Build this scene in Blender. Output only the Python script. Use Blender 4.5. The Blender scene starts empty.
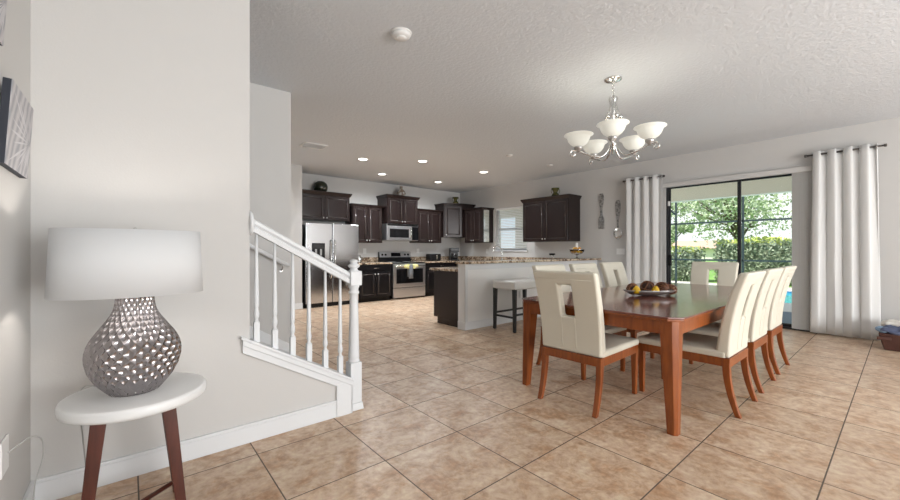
import bpy, math, random
from mathutils import Vector, Matrix
random.seed(7)
SC = bpy.context.scene
COL = SC.collection
PI = math.pi
FPX = 382.0
H = 1.25
CEIL = 3.04
WX = 7.95      # inner face of the long right wall
BY = 9.0       # inner face of the kitchen back wall
LX = -0.37     # inner face of the left wall
LY = 2.745     # face of the stair wall behind the lamp

# ------------------------------------------------------------------ camera
cam = bpy.data.cameras.new('camera')
cam.lens = 36.0 * FPX / 900.0
cam.sensor_width = 36.0
cam.clip_start = 0.05
cam.clip_end = 500
camo = bpy.data.objects.new('camera', cam)
COL.objects.link(camo)
camo.location = (0, 0, H)
camo.rotation_euler = (PI/2, 0, math.radians(50-90))
SC.camera = camo

# ------------------------------------------------------------------ world, sun, area lights, exposure
SC.view_settings.view_transform = 'Standard'
SC.view_settings.look = 'None'
SC.view_settings.exposure = 0.0
SC.view_settings.gamma = 1.0
SC.view_settings.use_curve_mapping = False

world = bpy.data.worlds.new('world')
SC.world = world
world.use_nodes = True
wn = world.node_tree.nodes; wl = world.node_tree.links
wn.clear()
wo = wn.new('ShaderNodeOutputWorld'); wb = wn.new('ShaderNodeBackground')
tc = wn.new('ShaderNodeTexCoord'); sep = wn.new('ShaderNodeSeparateXYZ')
r1 = wn.new('ShaderNodeValToRGB'); nz = wn.new('ShaderNodeTexNoise'); mp = wn.new('ShaderNodeMapping')
r2 = wn.new('ShaderNodeValToRGB'); mx = wn.new('ShaderNodeMixRGB')
wl.new(tc.outputs['Generated'], sep.inputs[0]); wl.new(sep.outputs['Z'], r1.inputs[0])
r1.color_ramp.elements[0].color = (0.80, 0.88, 0.95, 1); r1.color_ramp.elements[0].position = 0.0
r1.color_ramp.elements[1].color = (0.28, 0.52, 0.85, 1); r1.color_ramp.elements[1].position = 0.6
wl.new(tc.outputs['Generated'], mp.inputs[0]); mp.inputs['Scale'].default_value = (1, 1, 3)
wl.new(mp.outputs[0], nz.inputs['Vector']); nz.inputs['Scale'].default_value = 3.5; nz.inputs['Detail'].default_value = 5
wl.new(nz.outputs[0], r2.inputs[0])
r2.color_ramp.elements[0].position = 0.42; r2.color_ramp.elements[1].position = 0.58
wl.new(r2.outputs[0], mx.inputs[0]); wl.new(r1.outputs[0], mx.inputs[1]); mx.inputs[2].default_value = (0.95, 0.96, 0.97, 1)
wl.new(mx.outputs[0], wb.inputs[0]); wb.inputs[1].default_value = 1.35
wl.new(wb.outputs[0], wo.inputs[0])

def lamp(name, kind, loc, energy, color=(1, 1, 1), rot=(0, 0, 0), **kw):
    l = bpy.data.lights.new(name, kind); l.energy = energy; l.color = color
    for k, v in kw.items(): setattr(l, k, v)
    o = bpy.data.objects.new(name, l); o.location = loc; o.rotation_euler = rot
    COL.objects.link(o); return o
def aim(o, d):
    o.rotation_euler = Vector(d).to_track_quat('-Z', 'Y').to_euler()

sun = lamp('sun', 'SUN', (0, 0, 20), 7.0, (1.0, 0.96, 0.88), angle=math.radians(1.0)); aim(sun, (0.45, -0.35, -0.85))
# added soft fill lamps, unseen, in the living area behind the photographer
a1 = lamp('rear_fill', 'AREA', (3.6, -7.4, 1.7), 475, (0.97, 0.99, 1.0), shape='RECTANGLE', size=7.0, size_y=2.4); aim(a1, (0.05, 1, 0.03))
a2 = lamp('ceiling_fill', 'AREA', (3.6, -3.2, 0.8), 150, (0.97, 0.99, 1.0), shape='RECTANGLE', size=5.0, size_y=1.8); aim(a2, (0.1, 0.75, 1))  # added upward fill to brighten the ceiling, no real fitting there
a4 = lamp('lanai_fill', 'AREA', (9.5, 3.5, 0.02), 95, (1.0, 0.96, 0.88), shape='RECTANGLE', size=2.2, size_y=8.0); aim(a4, (0, 0, 1))  # added lamp that lifts the lanai soffit in place of deck bounce

# ------------------------------------------------------------------ materials
def mat(name, color, rough=0.5, metal=0.0, spec=0.5, **kw):
    m = bpy.data.materials.new(name); m.use_nodes = True
    b = m.node_tree.nodes['Principled BSDF']
    b.inputs['Base Color'].default_value = (*color, 1)
    b.inputs['Roughness'].default_value = rough
    b.inputs['Metallic'].default_value = metal
    b.inputs['Specular IOR Level'].default_value = spec
    for k, v in kw.items():
        b.inputs[k.replace('_', ' ')].default_value = v
    return m
def nodes(m): return m.node_tree.nodes, m.node_tree.links, m.node_tree.nodes['Principled BSDF']
def add_noise_color(m, c2, scale=5, detail=4, lo=0.4, hi=0.6, stretch=(1, 1, 1), rough=0.5):
    n, l, b = nodes(m)
    c1 = tuple(b.inputs['Base Color'].default_value)
    t = n.new('ShaderNodeTexCoord'); mpn = n.new('ShaderNodeMapping'); mpn.inputs['Scale'].default_value = stretch
    z = n.new('ShaderNodeTexNoise'); z.inputs['Scale'].default_value = scale; z.inputs['Detail'].default_value = detail; z.inputs['Roughness'].default_value = rough
    r = n.new('ShaderNodeValToRGB'); r.color_ramp.elements[0].position = lo; r.color_ramp.elements[1].position = hi
    r.color_ramp.elements[0].color = c1; r.color_ramp.elements[1].color = (*c2, 1)
    l.new(t.outputs['Object'], mpn.inputs[0]); l.new(mpn.outputs[0], z.inputs['Vector']); l.new(z.outputs[0], r.inputs[0]); l.new(r.outputs[0], b.inputs['Base Color'])
    return r
def add_bump(m, scale=80, strength=0.2, dist=0.003, detail=3):
    n, l, b = nodes(m)
    t = n.new('ShaderNodeTexCoord'); z = n.new('ShaderNodeTexNoise'); z.inputs['Scale'].default_value = scale; z.inputs['Detail'].default_value = detail
    bu = n.new('ShaderNodeBump'); bu.inputs['Strength'].default_value = strength; bu.inputs['Distance'].default_value = dist
    l.new(t.outputs['Object'], z.inputs['Vector']); l.new(z.outputs[0], bu.inputs['Height']); l.new(bu.outputs[0], b.inputs['Normal'])
def emis(name, color, strength, base=None):
    m = mat(name, base or color, 0.5)
    b = m.node_tree.nodes['Principled BSDF']
    b.inputs['Emission Color'].default_value = (*color, 1); b.inputs['Emission Strength'].default_value = strength
    return m

M = {}
M['wall'] = mat('greige wall paint', (0.585, 0.575, 0.56), 0.8, spec=0.25); add_bump(M['wall'], 120, 0.25, 0.0015)
M['ceiling'] = mat('textured ceiling paint', (0.69, 0.72, 0.755), 0.9, spec=0.2); add_bump(M['ceiling'], 34, 0.8, 0.008, 4)
M['wall_light'] = mat('white bar wall paint', (0.80, 0.80, 0.79), 0.7, spec=0.3)
M['trim'] = mat('white gloss trim paint', (0.72, 0.735, 0.75), 0.4, spec=0.35)
M['outer'] = mat('cream stucco', (0.74, 0.71, 0.63), 0.9)
M['wood_top'] = mat('glossy cherry table top', (0.20, 0.065, 0.045), 0.13, spec=1.0)
add_noise_color(M['wood_top'], (0.13, 0.04, 0.026), 6, 5, 0.35, 0.7, (0.6, 6, 6))
M['wood'] = mat('cherry wood', (0.30, 0.080, 0.016), 0.28, spec=0.5)
add_noise_color(M['wood'], (0.17, 0.040, 0.010), 7, 5, 0.35, 0.75, (5, 5, 0.8))
M['walnut'] = mat('dark walnut stool wood', (0.095, 0.022, 0.012), 0.30)
add_noise_color(M['walnut'], (0.05, 0.013, 0.008), 7, 5, 0.35, 0.75, (6, 6, 0.8))
M['leather'] = mat('cream leather', (0.68, 0.645, 0.545), 0.42, spec=0.4); add_bump(M['leather'], 220, 0.12, 0.001)
M['white_leather'] = mat('white stool leather', (0.76, 0.76, 0.74), 0.4); add_bump(M['white_leather'], 220, 0.1, 0.001)
M['black_wood'] = mat('black painted wood', (0.018, 0.019, 0.022), 0.35)
M['espresso'] = mat('espresso cabinet finish', (0.022, 0.014, 0.013), 0.27, spec=0.30)
M['espresso_gloss'] = mat('mirror gloss end panel', (0.75, 0.75, 0.75), 0.06, metal=1.0)
M['black_cab'] = mat('black base cabinet finish', (0.008, 0.007, 0.008), 0.3, spec=0.25)
M['steel'] = mat('brushed stainless steel', (0.56, 0.57, 0.59), 0.15, metal=1.0)
M['steel_bright'] = mat('satin stainless steel', (0.60, 0.60, 0.61), 0.28, metal=0.9)
M['chrome'] = mat('polished nickel', (0.72, 0.72, 0.71), 0.16, metal=1.0)
M['utensil'] = mat('antiqued silver', (0.36, 0.355, 0.35), 0.35, metal=0.75); add_noise_color(M['utensil'], (0.19, 0.19, 0.19), 22, 3, 0.45, 0.6)
M['rod'] = mat('dark bronze rod', (0.10, 0.09, 0.085), 0.35, metal=0.8)
M['highlight_bead'] = mat('polished espresso bead', (0.055, 0.042, 0.038), 0.22, spec=0.9)  # lightened espresso, paints the highlight lines around the door panels
M['satin'] = mat('satin nickel knob', (0.85, 0.85, 0.85), 0.35, metal=0.7)
M['pewter'] = mat('antique pewter metal', (0.50, 0.49, 0.48), 0.30, metal=0.7)
M['black_plastic'] = mat('black plastic', (0.010, 0.010, 0.011), 0.25, spec=0.3)
M['black_glass'] = mat('black oven glass', (0.008, 0.008, 0.009), 0.08)
M['white_plastic'] = mat('white plastic', (0.80, 0.80, 0.79), 0.4)
M['grey_plastic'] = mat('grey vent metal', (0.32, 0.32, 0.32), 0.5)
M['alu'] = mat('black bronze aluminium', (0.018, 0.019, 0.022), 0.4)
M['screen_alu'] = mat('dark green screen frame', (0.03, 0.042, 0.045), 0.45)
M['hammered'] = mat('hammered silver lamp base', (0.40, 0.375, 0.38), 0.16, metal=1.0)
M['white_lacquer'] = mat('white lacquer table top', (0.78, 0.785, 0.78), 0.3)
M['green_glaze'] = mat('olive green glazed ceramic', (0.045, 0.055, 0.018), 0.2, spec=0.3); add_noise_color(M['green_glaze'], (0.13, 0.11, 0.035), 14, 3)
M['dark_glaze'] = mat('dark green glazed ceramic', (0.012, 0.016, 0.008), 0.25)
M['brown_glaze'] = mat('brown mottled ceramic', (0.20, 0.15, 0.11), 0.25); add_noise_color(M['brown_glaze'], (0.5, 0.5, 0.48), 16, 2, 0.5, 0.62)
M['yellow'] = mat('yellow fruit skin', (0.80, 0.50, 0.02), 0.4)
M['orange'] = mat('amber fruit skin', (0.62, 0.30, 0.03), 0.4)
M['rattan'] = mat('brown rattan', (0.13, 0.050, 0.026), 0.5); add_noise_color(M['rattan'], (0.25, 0.11, 0.05), 40, 2)
M['rattan_dark'] = mat('dark rattan core', (0.05, 0.018, 0.010), 0.6)
M['glass'] = mat('clear glass', (1, 1, 1), 0.02, Transmission_Weight=1.0, IOR=1.45)
M['candle'] = mat('white candle wax', (0.85, 0.84, 0.80), 0.5)
M['gtowel'] = mat('grey towel', (0.20, 0.22, 0.25), 0.95)
M['ytowel'] = mat('yellow flowered cloth', (0.76, 0.72, 0.16), 0.9); add_noise_color(M['ytowel'], (0.82, 0.80, 0.50), 30, 2)
M['bin'] = mat('brown woven bin', (0.075, 0.028, 0.020), 0.6)
M['paver'] = mat('blue grey pavers', (0.16, 0.19, 0.24), 0.8)
M['deck'] = mat('pale pool deck', (0.68, 0.62, 0.56), 0.8)
M['water'] = mat('turquoise pool water', (0.10, 0.55, 0.60), 0.05)
M['pooltile'] = mat('blue pool tile', (0.05, 0.20, 0.38), 0.3)
M['lawn'] = mat('mown lawn', (0.16, 0.33, 0.07), 0.95); add_noise_color(M['lawn'], (0.24, 0.40, 0.10), 1.5, 3)
M['roof'] = mat('terracotta roof tile', (0.62, 0.36, 0.28), 0.9)
M['bark'] = mat('grey brown bark', (0.16, 0.12, 0.09), 0.9)
M['carpet'] = mat('beige stair carpet', (0.52, 0.47, 0.42), 0.95)
M['bulbdisc'] = emis('lit recessed lens', (1.0, 0.97, 0.92), 6.0)
M['shadeglass'] = emis('lit alabaster glass', (1.0, 0.99, 0.90), 0.30, (0.70, 0.70, 0.63))
M['cord'] = mat('clear silver cord', (0.45, 0.45, 0.44), 0.35)
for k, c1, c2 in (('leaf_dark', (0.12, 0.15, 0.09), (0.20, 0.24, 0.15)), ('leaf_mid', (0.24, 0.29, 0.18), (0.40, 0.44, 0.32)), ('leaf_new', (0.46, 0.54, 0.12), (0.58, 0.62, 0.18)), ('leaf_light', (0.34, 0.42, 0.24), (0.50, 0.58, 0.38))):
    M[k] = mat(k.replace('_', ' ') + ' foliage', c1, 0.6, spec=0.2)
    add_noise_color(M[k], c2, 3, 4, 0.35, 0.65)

def translucent(name, c, frac):
    m = mat(name, c, 0.9, spec=0.1); n, l, b = nodes(m)
    out = n['Material Output']; t = n.new('ShaderNodeBsdfTranslucent'); t.inputs[0].default_value = (*c, 1)
    mixs = n.new('ShaderNodeMixShader'); mixs.inputs[0].default_value = frac
    l.new(b.outputs[0], mixs.inputs[1]); l.new(t.outputs[0], mixs.inputs[2]); l.new(mixs.outputs[0], out.inputs[0])
    return m
M['curtain'] = translucent('white linen curtain', (0.86, 0.86, 0.85), 0.22)
M['blind'] = translucent('white blind slats', (0.78, 0.78, 0.77), 0.3)
M['shade'] = translucent('white lamp shade fabric', (0.68, 0.69, 0.70), 0.015)
add_bump(M['curtain'], 300, 0.15, 0.001)

def pane_mat():
    m = bpy.data.materials.new('door pane glass'); m.use_nodes = True
    n, l = m.node_tree.nodes, m.node_tree.links; n.clear()
    o = n.new('ShaderNodeOutputMaterial'); t = n.new('ShaderNodeBsdfTransparent'); g = n.new('ShaderNodeBsdfGlossy'); g.inputs['Roughness'].default_value = 0.02
    t.inputs[0].default_value = (0.96, 0.98, 0.97, 1)
    f = n.new('ShaderNodeFresnel'); f.inputs[0].default_value = 1.3; mi = n.new('ShaderNodeMixShader')
    l.new(f.outputs[0], mi.inputs[0]); l.new(t.outputs[0], mi.inputs[1]); l.new(g.outputs[0], mi.inputs[2]); l.new(mi.outputs[0], o.inputs[0])
    return m
M['pane'] = pane_mat()

def floor_mat():
    m = mat('travertine look floor tile', (0.5, 0.38, 0.28), 0.36, spec=0.4); n, l, b = nodes(m)
    tcd = n.new('ShaderNodeTexCoord'); s = n.new('ShaderNodeSeparateXYZ'); l.new(tcd.outputs['Object'], s.inputs[0])
    def mth(op, a, bb=None, c=None):
        x = n.new('ShaderNodeMath'); x.operation = op
        for i, v in enumerate((a, bb, c)):
            if v is None: continue
            if isinstance(v, (int, float)): x.inputs[i].default_value = v
            else: l.new(v, x.inputs[i])
        return x.outputs[0]
    tx = mth('DIVIDE', mth('SUBTRACT', s.outputs['X'], 1.163), 0.5635)
    ty = mth('DIVIDE', mth('SUBTRACT', s.outputs['Y'], 0.284), 0.5665)
    ix, iy = mth('FLOOR', tx), mth('FLOOR', ty)
    fx, fy = mth('FRACT', tx), mth('FRACT', ty)
    dx = mth('MINIMUM', fx, mth('SUBTRACT', 1.0, fx)); dy = mth('MINIMUM', fy, mth('SUBTRACT', 1.0, fy))
    grout = mth('LESS_THAN', mth('MINIMUM', dx, dy), 0.0062)
    cmb = n.new('ShaderNodeCombineXYZ'); l.new(ix, cmb.inputs[0]); l.new(iy, cmb.inputs[1])
    wnz = n.new('ShaderNodeTexWhiteNoise'); l.new(cmb.outputs[0], wnz.inputs['Vector'])
    sc = n.new('ShaderNodeVectorMath'); sc.operation = 'SCALE'; sc.inputs['Scale'].default_value = 9.0; l.new(wnz.outputs['Color'], sc.inputs[0])
    ad = n.new('ShaderNodeVectorMath'); ad.operation = 'ADD'; l.new(tcd.outputs['Object'], ad.inputs[0]); l.new(sc.outputs[0], ad.inputs[1])
    z1 = n.new('ShaderNodeTexNoise'); z1.inputs['Scale'].default_value = 6.0; z1.inputs['Detail'].default_value = 8; z1.inputs['Roughness'].default_value = 0.72; z1.inputs['Distortion'].default_value = 0.4
    l.new(ad.outputs[0], z1.inputs['Vector'])
    rp = n.new('ShaderNodeValToRGB'); e = rp.color_ramp.elements
    e[0].position = 0.34; e[0].color = (0.70, 0.56, 0.42, 1); e[1].position = 0.70; e[1].color = (0.40, 0.22, 0.115, 1)
    e2 = e.new(0.48); e2.color = (0.60, 0.44, 0.31, 1); e3 = e.new(0.58); e3.color = (0.50, 0.325, 0.205, 1)
    l.new(z1.outputs[0], rp.inputs[0])
    z2 = n.new('ShaderNodeTexNoise'); z2.inputs['Scale'].default_value = 26; z2.inputs['Detail'].default_value = 5; l.new(ad.outputs[0], z2.inputs['Vector'])
    mxx = n.new('ShaderNodeMixRGB'); mxx.blend_type = 'OVERLAY'; mxx.inputs[0].default_value = 0.5; l.new(rp.outputs[0], mxx.inputs[1]); l.new(z2.outputs[0], mxx.inputs[2])
    hv = n.new('ShaderNodeHueSaturation'); l.new(mxx.outputs[0], hv.inputs['Color']); l.new(mth('MULTIPLY_ADD', wnz.outputs['Value'], 0.12, 0.94), hv.inputs['Value'])
    gm = n.new('ShaderNodeMixRGB'); l.new(grout, gm.inputs[0]); l.new(hv.outputs[0], gm.inputs[1]); gm.inputs[2].default_value = (0.13, 0.10, 0.08, 1)
    l.new(gm.outputs[0], b.inputs['Base Color'])
    l.new(mth('MULTIPLY_ADD', grout, 0.45, 0.34), b.inputs['Roughness'])
    bu = n.new('ShaderNodeBump'); bu.inputs['Distance'].default_value = 0.004; bu.inputs['Strength'].default_value = 0.5
    l.new(mth('SUBTRACT', 1.0, grout), bu.inputs['Height']); l.new(bu.outputs[0], b.inputs['Normal'])
    return m
M['floor'] = floor_mat()
def granite_mat():
    m = mat('speckled brown granite', (0.30, 0.22, 0.15), 0.18); n, l, b = nodes(m)
    t = n.new('ShaderNodeTexCoord'); v = n.new('ShaderNodeTexVoronoi'); v.inputs['Scale'].default_value = 34
    z = n.new('ShaderNodeTexNoise'); z.inputs['Scale'].default_value = 9; z.inputs['Detail'].default_value = 6
    l.new(t.outputs['Object'], v.inputs['Vector']); l.new(t.outputs['Object'], z.inputs['Vector'])
    sx = n.new('ShaderNodeSeparateColor'); l.new(v.outputs['Color'], sx.inputs[0])
    a = n.new('ShaderNodeMath'); a.operation = 'MULTIPLY_ADD'; l.new(sx.outputs[0], a.inputs[0]); a.inputs[1].default_value = 0.5; 
    l.new(z.outputs[0], a.inputs[2])
    r = n.new('ShaderNodeValToRGB'); e = r.color_ramp.elements
    e[0].position = 0.48; e[0].color = (0.05, 0.035, 0.028, 1); e[1].position = 0.95; e[1].color = (0.62, 0.52, 0.40, 1)
    x = e.new(0.62); x.color = (0.22, 0.14, 0.09, 1); x = e.new(0.78); x.color = (0.42, 0.31, 0.21, 1)
    l.new(a.outputs[0], r.inputs[0]); l.new(r.outputs[0], b.inputs['Base Color'])
    return m
M['granite'] = granite_mat()
def canvas_mat():
    # abstract flower print: pale petals radiating from a stem
    m = mat('abstract grey flower print', (0.5, 0.5, 0.52), 0.5); n, l, b = nodes(m)
    t = n.new('ShaderNodeTexCoord'); mpn = n.new('ShaderNodeMapping'); mpn.inputs['Rotation'].default_value = (0.5, 0, 0); mpn.inputs['Scale'].default_value = (1, 1, 1)
    w = n.new('ShaderNodeTexWave'); w.wave_type = 'BANDS'; w.bands_direction = 'Y'; w.inputs['Scale'].default_value = 5; w.inputs['Distortion'].default_value = 4; w.inputs['Detail'].default_value = 2; w.inputs['Detail Scale'].default_value = 1.2
    l.new(t.outputs['Object'], mpn.inputs[0]); l.new(mpn.outputs[0], w.inputs['Vector'])
    r = n.new('ShaderNodeValToRGB'); e = r.color_ramp.elements
    e[0].color = (0.30, 0.31, 0.34, 1); e[1].color = (0.52, 0.51, 0.52, 1); x = e.new(0.5); x.color = (0.43, 0.41, 0.43, 1)
    l.new(w.outputs[0], r.inputs[0]); l.new(r.outputs[0], b.inputs['Base Color'])
    return m
M['print'] = canvas_mat()
M['canvas_edge'] = mat('dark canvas edge', (0.018, 0.022, 0.035), 0.6)
M['petal'] = mat('pale petal', (0.62, 0.61, 0.63), 0.6)

# ------------------------------------------------------------------ mesh builder
class MB:
    def __init__(s): s.v = []; s.f = []; s.sm = []
    def add(s, vs, fs, smooth=False, mtx=None):
        o = len(s.v)
        for p in vs:
            p = Vector(p)
            if mtx is not None: p = mtx @ p
            s.v.append(tuple(p))
        for f in fs: s.f.append(tuple(i+o for i in f)); s.sm.append(smooth)
        return s
    def box(s, x0, x1, y0, y1, z0, z1, mtx=None):
        v = [(x0,y0,z0),(x1,y0,z0),(x1,y1,z0),(x0,y1,z0),(x0,y0,z1),(x1,y0,z1),(x1,y1,z1),(x0,y1,z1)]
        f = [(0,3,2,1),(4,5,6,7),(0,1,5,4),(1,2,6,5),(2,3,7,6),(3,0,4,7)]
        return s.add(v, f, False, mtx)
    def frustum(s, b, t, z0, z1, mtx=None):
        # b, t = (x0,x1,y0,y1)
        v = [(b[0],b[2],z0),(b[1],b[2],z0),(b[1],b[3],z0),(b[0],b[3],z0),(t[0],t[2],z1),(t[1],t[2],z1),(t[1],t[3],z1),(t[0],t[3],z1)]
        f = [(0,3,2,1),(4,5,6,7),(0,1,5,4),(1,2,6,5),(2,3,7,6),(3,0,4,7)]
        return s.add(v, f, False, mtx)
    def prism(s, pts, d0, d1, axis='z', mtx=None, smooth=False):
        # pts in the plane, extruded along axis
        n = len(pts)
        def mk(p, d):
            return {'z': (p[0], p[1], d), 'y': (p[0], d, p[1]), 'x': (d, p[0], p[1])}[axis]
        v = [mk(p, d0) for p in pts] + [mk(p, d1) for p in pts]
        s.add(v, [tuple(range(n-1, -1, -1)), tuple(range(n, 2*n))], False, mtx)
        o = len(s.v) - 2*n
        for i in range(n):
            j = (i+1) % n; s.f.append((o+i, o+j, o+n+j, o+n+i)); s.sm.append(smooth)
        return s
    def lathe(s, prof, c=(0,0,0), n=24, sx=1, sy=1, smooth=True, mtx=None, cap=True):
        v = []; f = []
        for r, z in prof:
            for i in range(n):
                a = 2*PI*i/n; v.append((c[0]+r*sx*math.cos(a), c[1]+r*sy*math.sin(a), c[2]+z))
        for j in range(len(prof)-1):
            for i in range(n):
                k = (i+1) % n; f.append((j*n+i, j*n+k, (j+1)*n+k, (j+1)*n+i))
        s.add(v, f, smooth, mtx)
        if cap:
            o = len(s.v) - len(v)
            if prof[0][0] > 1e-5: s.f.append(tuple(o+i for i in range(n-1, -1, -1))); s.sm.append(False)
            if prof[-1][0] > 1e-5: s.f.append(tuple(o+(len(prof)-1)*n+i for i in range(n))); s.sm.append(False)
        return s
    def tube(s, pts, r, n=8, mtx=None, cap=True):
        pts = [Vector(p) for p in pts]; v = []; f = []; m = len(pts)
        rr = r if isinstance(r, (list, tuple)) else [r]*m
        t0 = (pts[1]-pts[0]).normalized(); up = Vector((0,0,1)) if abs(t0.z) < 0.9 else Vector((1,0,0))
        nx = t0.cross(up).normalized()
        for i, p in enumerate(pts):
            t = (pts[min(i+1, m-1)] - pts[max(i-1, 0)]).normalized()
            nx = (nx - t*nx.dot(t)).normalized(); ny = t.cross(nx)
            for k in range(n):
                a = 2*PI*k/n; v.append(tuple(p + (nx*math.cos(a) + ny*math.sin(a))*rr[i]))
        for i in range(m-1):
            for k in range(n):
                j = (k+1) % n; f.append((i*n+k, i*n+j, (i+1)*n+j, (i+1)*n+k))
        s.add(v, f, True, mtx)
        if cap:
            o = len(s.v) - len(v)
            s.f.append(tuple(o+i for i in range(n-1, -1, -1))); s.sm.append(False)
            s.f.append(tuple(o+(m-1)*n+i for i in range(n))); s.sm.append(False)
        return s
    def sphere(s, c, r, n=16, m=10, sc=(1,1,1), mtx=None):
        prof = [(r*math.sin(PI*j/m), -r*math.cos(PI*j/m)*sc[2]) for j in range(m+1)]
        prof[0] = (1e-4, prof[0][1]); prof[-1] = (1e-4, prof[-1][1])
        return s.lathe(prof, c, n, sc[0], sc[1], True, mtx, True)
    def torus(s, c, R, r, n=24, m=8, mtx=None, sx=1, sy=1):
        v = []; f = []
        for i in range(n):
            a = 2*PI*i/n
            for j in range(m):
                b = 2*PI*j/m; q = R + r*math.cos(b); v.append((c[0]+q*sx*math.cos(a), c[1]+q*sy*math.sin(a), c[2]+r*math.sin(b)))
        for i in range(n):
            for j in range(m):
                i2, j2 = (i+1) % n, (j+1) % m; f.append((i*m+j, i2*m+j, i2*m+j2, i*m+j2))
        return s.add(v, f, True, mtx)
    def build(s, name, m, parent=None, bevel=0, seg=2, loc=None, subsurf=0, angle=40):
        me = bpy.data.meshes.new(name); me.from_pydata(s.v, [], s.f); me.update()
        me.polygons.foreach_set('use_smooth', s.sm)
        ms = m if isinstance(m, list) else [m]
        for q in ms: me.materials.append(M[q] if isinstance(q, str) else q)
        o = bpy.data.objects.new(name, me); COL.objects.link(o)
        if parent is not None: o.parent = parent
        if loc is not None: o.location = loc
        if bevel:
            b = o.modifiers.new('bevel', 'BEVEL'); b.width = bevel; b.segments = seg; b.limit_method = 'ANGLE'; b.angle_limit = math.radians(angle); b.harden_normals = False
            me.polygons.foreach_set('use_smooth', [True]*len(me.polygons))
            wnm = o.modifiers.new('wn', 'WEIGHTED_NORMAL'); wnm.keep_sharp = False
        if subsurf:
            q = o.modifiers.new('sub', 'SUBSURF'); q.levels = subsurf; q.render_levels = subsurf
        return o

def tag(o, label, cat, group=None, kind=None):
    o['label'] = label; o['category'] = cat
    if group: o['group'] = group
    if kind: o['kind'] = kind
    return o
def thing(name, label, cat, loc=(0,0,0), rz=0, group=None):
    o = bpy.data.objects.new(name, None); COL.objects.link(o); o.empty_display_size = 0.1
    o.location = loc; o.rotation_euler = (0, 0, rz); return tag(o, label, cat, group)
def struct(o, label=None, cat=None):
    o['kind'] = 'structure'
    if label: o['label'] = label
    if cat: o['category'] = cat
    return o
def copy_tree(o, parent=None, label=None):
    c = o.copy(); COL.objects.link(c)
    if parent is not None: c.parent = parent
    for ch in [x for x in bpy.data.objects if x.parent == o]: copy_tree(ch, c)
    if label: c['label'] = label
    return c

# ------------------------------------------------------------------ room shell
WT = 0.14
struct(MB().box(LX-WT, WX+0.1, -7.8, BY+WT, -0.12, 0.0).build('floor', 'floor'), 'beige and rust travertine tile floor', 'floor')
struct(MB().box(LX-2.2, WX+WT, -7.8, BY+WT, CEIL, CEIL+0.12).build('ceiling', 'ceiling'), 'pale grey knockdown textured ceiling', 'ceiling')
# right wall with patio door opening and sink window
D0, D1, DH = 0.80, 2.98, 2.48
N0, N1, NZ0, NZ1 = 6.36, 7.47, 1.24, 2.42
w = MB()
w.box(WX, WX+WT, -7.8, D0, 0, CEIL); w.box(WX, WX+WT, D0, D1, DH, CEIL); w.box(WX, WX+WT, D1, N0, 0, CEIL)
w.box(WX, WX+WT, N0, N1, 0, NZ0); w.box(WX, WX+WT, N0, N1, NZ1, CEIL); w.box(WX, WX+WT, N1, BY+WT, 0, CEIL)
struct(w.build('wall_right', 'wall'), 'greige wall with the patio door and sink window', 'wall')
struct(MB().box(1.41, WX, BY, BY+WT, 0, CEIL).build('wall_back', 'wall'), 'greige kitchen wall behind the range and fridge', 'wall')
struct(MB().box(1.41, 2.81, 8.24, BY, 0, CEIL).build('wall_pantry', 'wall'), 'short greige wall beside the fridge', 'wall')
struct(MB().box(1.27, 1.41, 4.62, 8.24, 0, CEIL).build('wall_hall', 'wall'), 'greige hall wall behind the stairs', 'wall')
struct(MB().box(LX-WT, LX, -7.8, LY+0.125, 0, CEIL).build('wall_left', 'wall'), 'greige wall with the two canvases', 'wall')
struct(MB().box(LX-WT, WX+WT, -7.94, -7.8, 0, CEIL).build('wall_front', 'wall'), 'greige wall behind the photographer', 'wall')
# stair wall: full height, then knee wall with sloping top
def cap(x): return 0.692 - 0.566*(x-0.558)
poly = [(LX, 0), (1.30, 0), (1.30, cap(1.30)-0.02), (0.60, cap(0.60)-0.02), (0.60, CEIL), (LX, CEIL)]
struct(MB().prism(poly, LY, LY+0.125, 'y').build('wall_stair', 'wall'), 'greige wall behind the lamp with a knee wall stepping down', 'wall')
struct(MB().box(-2.5, 1.41, 4.50, 4.62, 0, CEIL).build('wall_stairwell', 'wall'), 'greige wall at the far side of the stairs', 'wall')
struct(MB().box(-2.6, -2.5, LY+0.125, 4.62, 0, CEIL).build('wall_landing', 'wall'), 'wall at the top of the stairs', 'wall')
st = MB()
for i in range(11):
    st.box(-2.5, 1.18-0.30*i, LY+0.125, 4.50, 0.17*i, 0.17*(i+1)) if 1.18-0.30*i > -2.4 else None
struct(st.build('stairs', 'carpet', bevel=0.012), 'carpeted stairs behind the railing', 'stairs')

def baseboard(name, x0, x1, y0, y1, h=0.125, t=0.016):
    # axis aligned run; the profile has a small bead on top
    b = MB(); b.box(x0, x1, y0, y1, 0, h-0.018)
    ins = 0.005
    if abs(x1-x0) > abs(y1-y0): b.box(x0, x1, y0+ins if name.endswith('y-') else y0, y1, h-0.018, h)
    else: b.box(x0, x1, y0, y1, h-0.018, h)
    return struct(b.build(name.split(':')[0], 'trim', bevel=0.003), 'white baseboard', 'baseboard')
baseboard('baseboard_stair', LX, 1.19, LY-0.016, LY)
baseboard('baseboard_left', LX, LX+0.016, -7.8, LY-0.016)
baseboard('baseboard_right', WX-0.016, WX, -7.8, D0-0.06)
baseboard('baseboard_pantry', 1.41, 2.82, 8.224, 8.24)
baseboard('baseboard_window', WX-0.016, WX, D1+0.06, 4.38)
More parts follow.
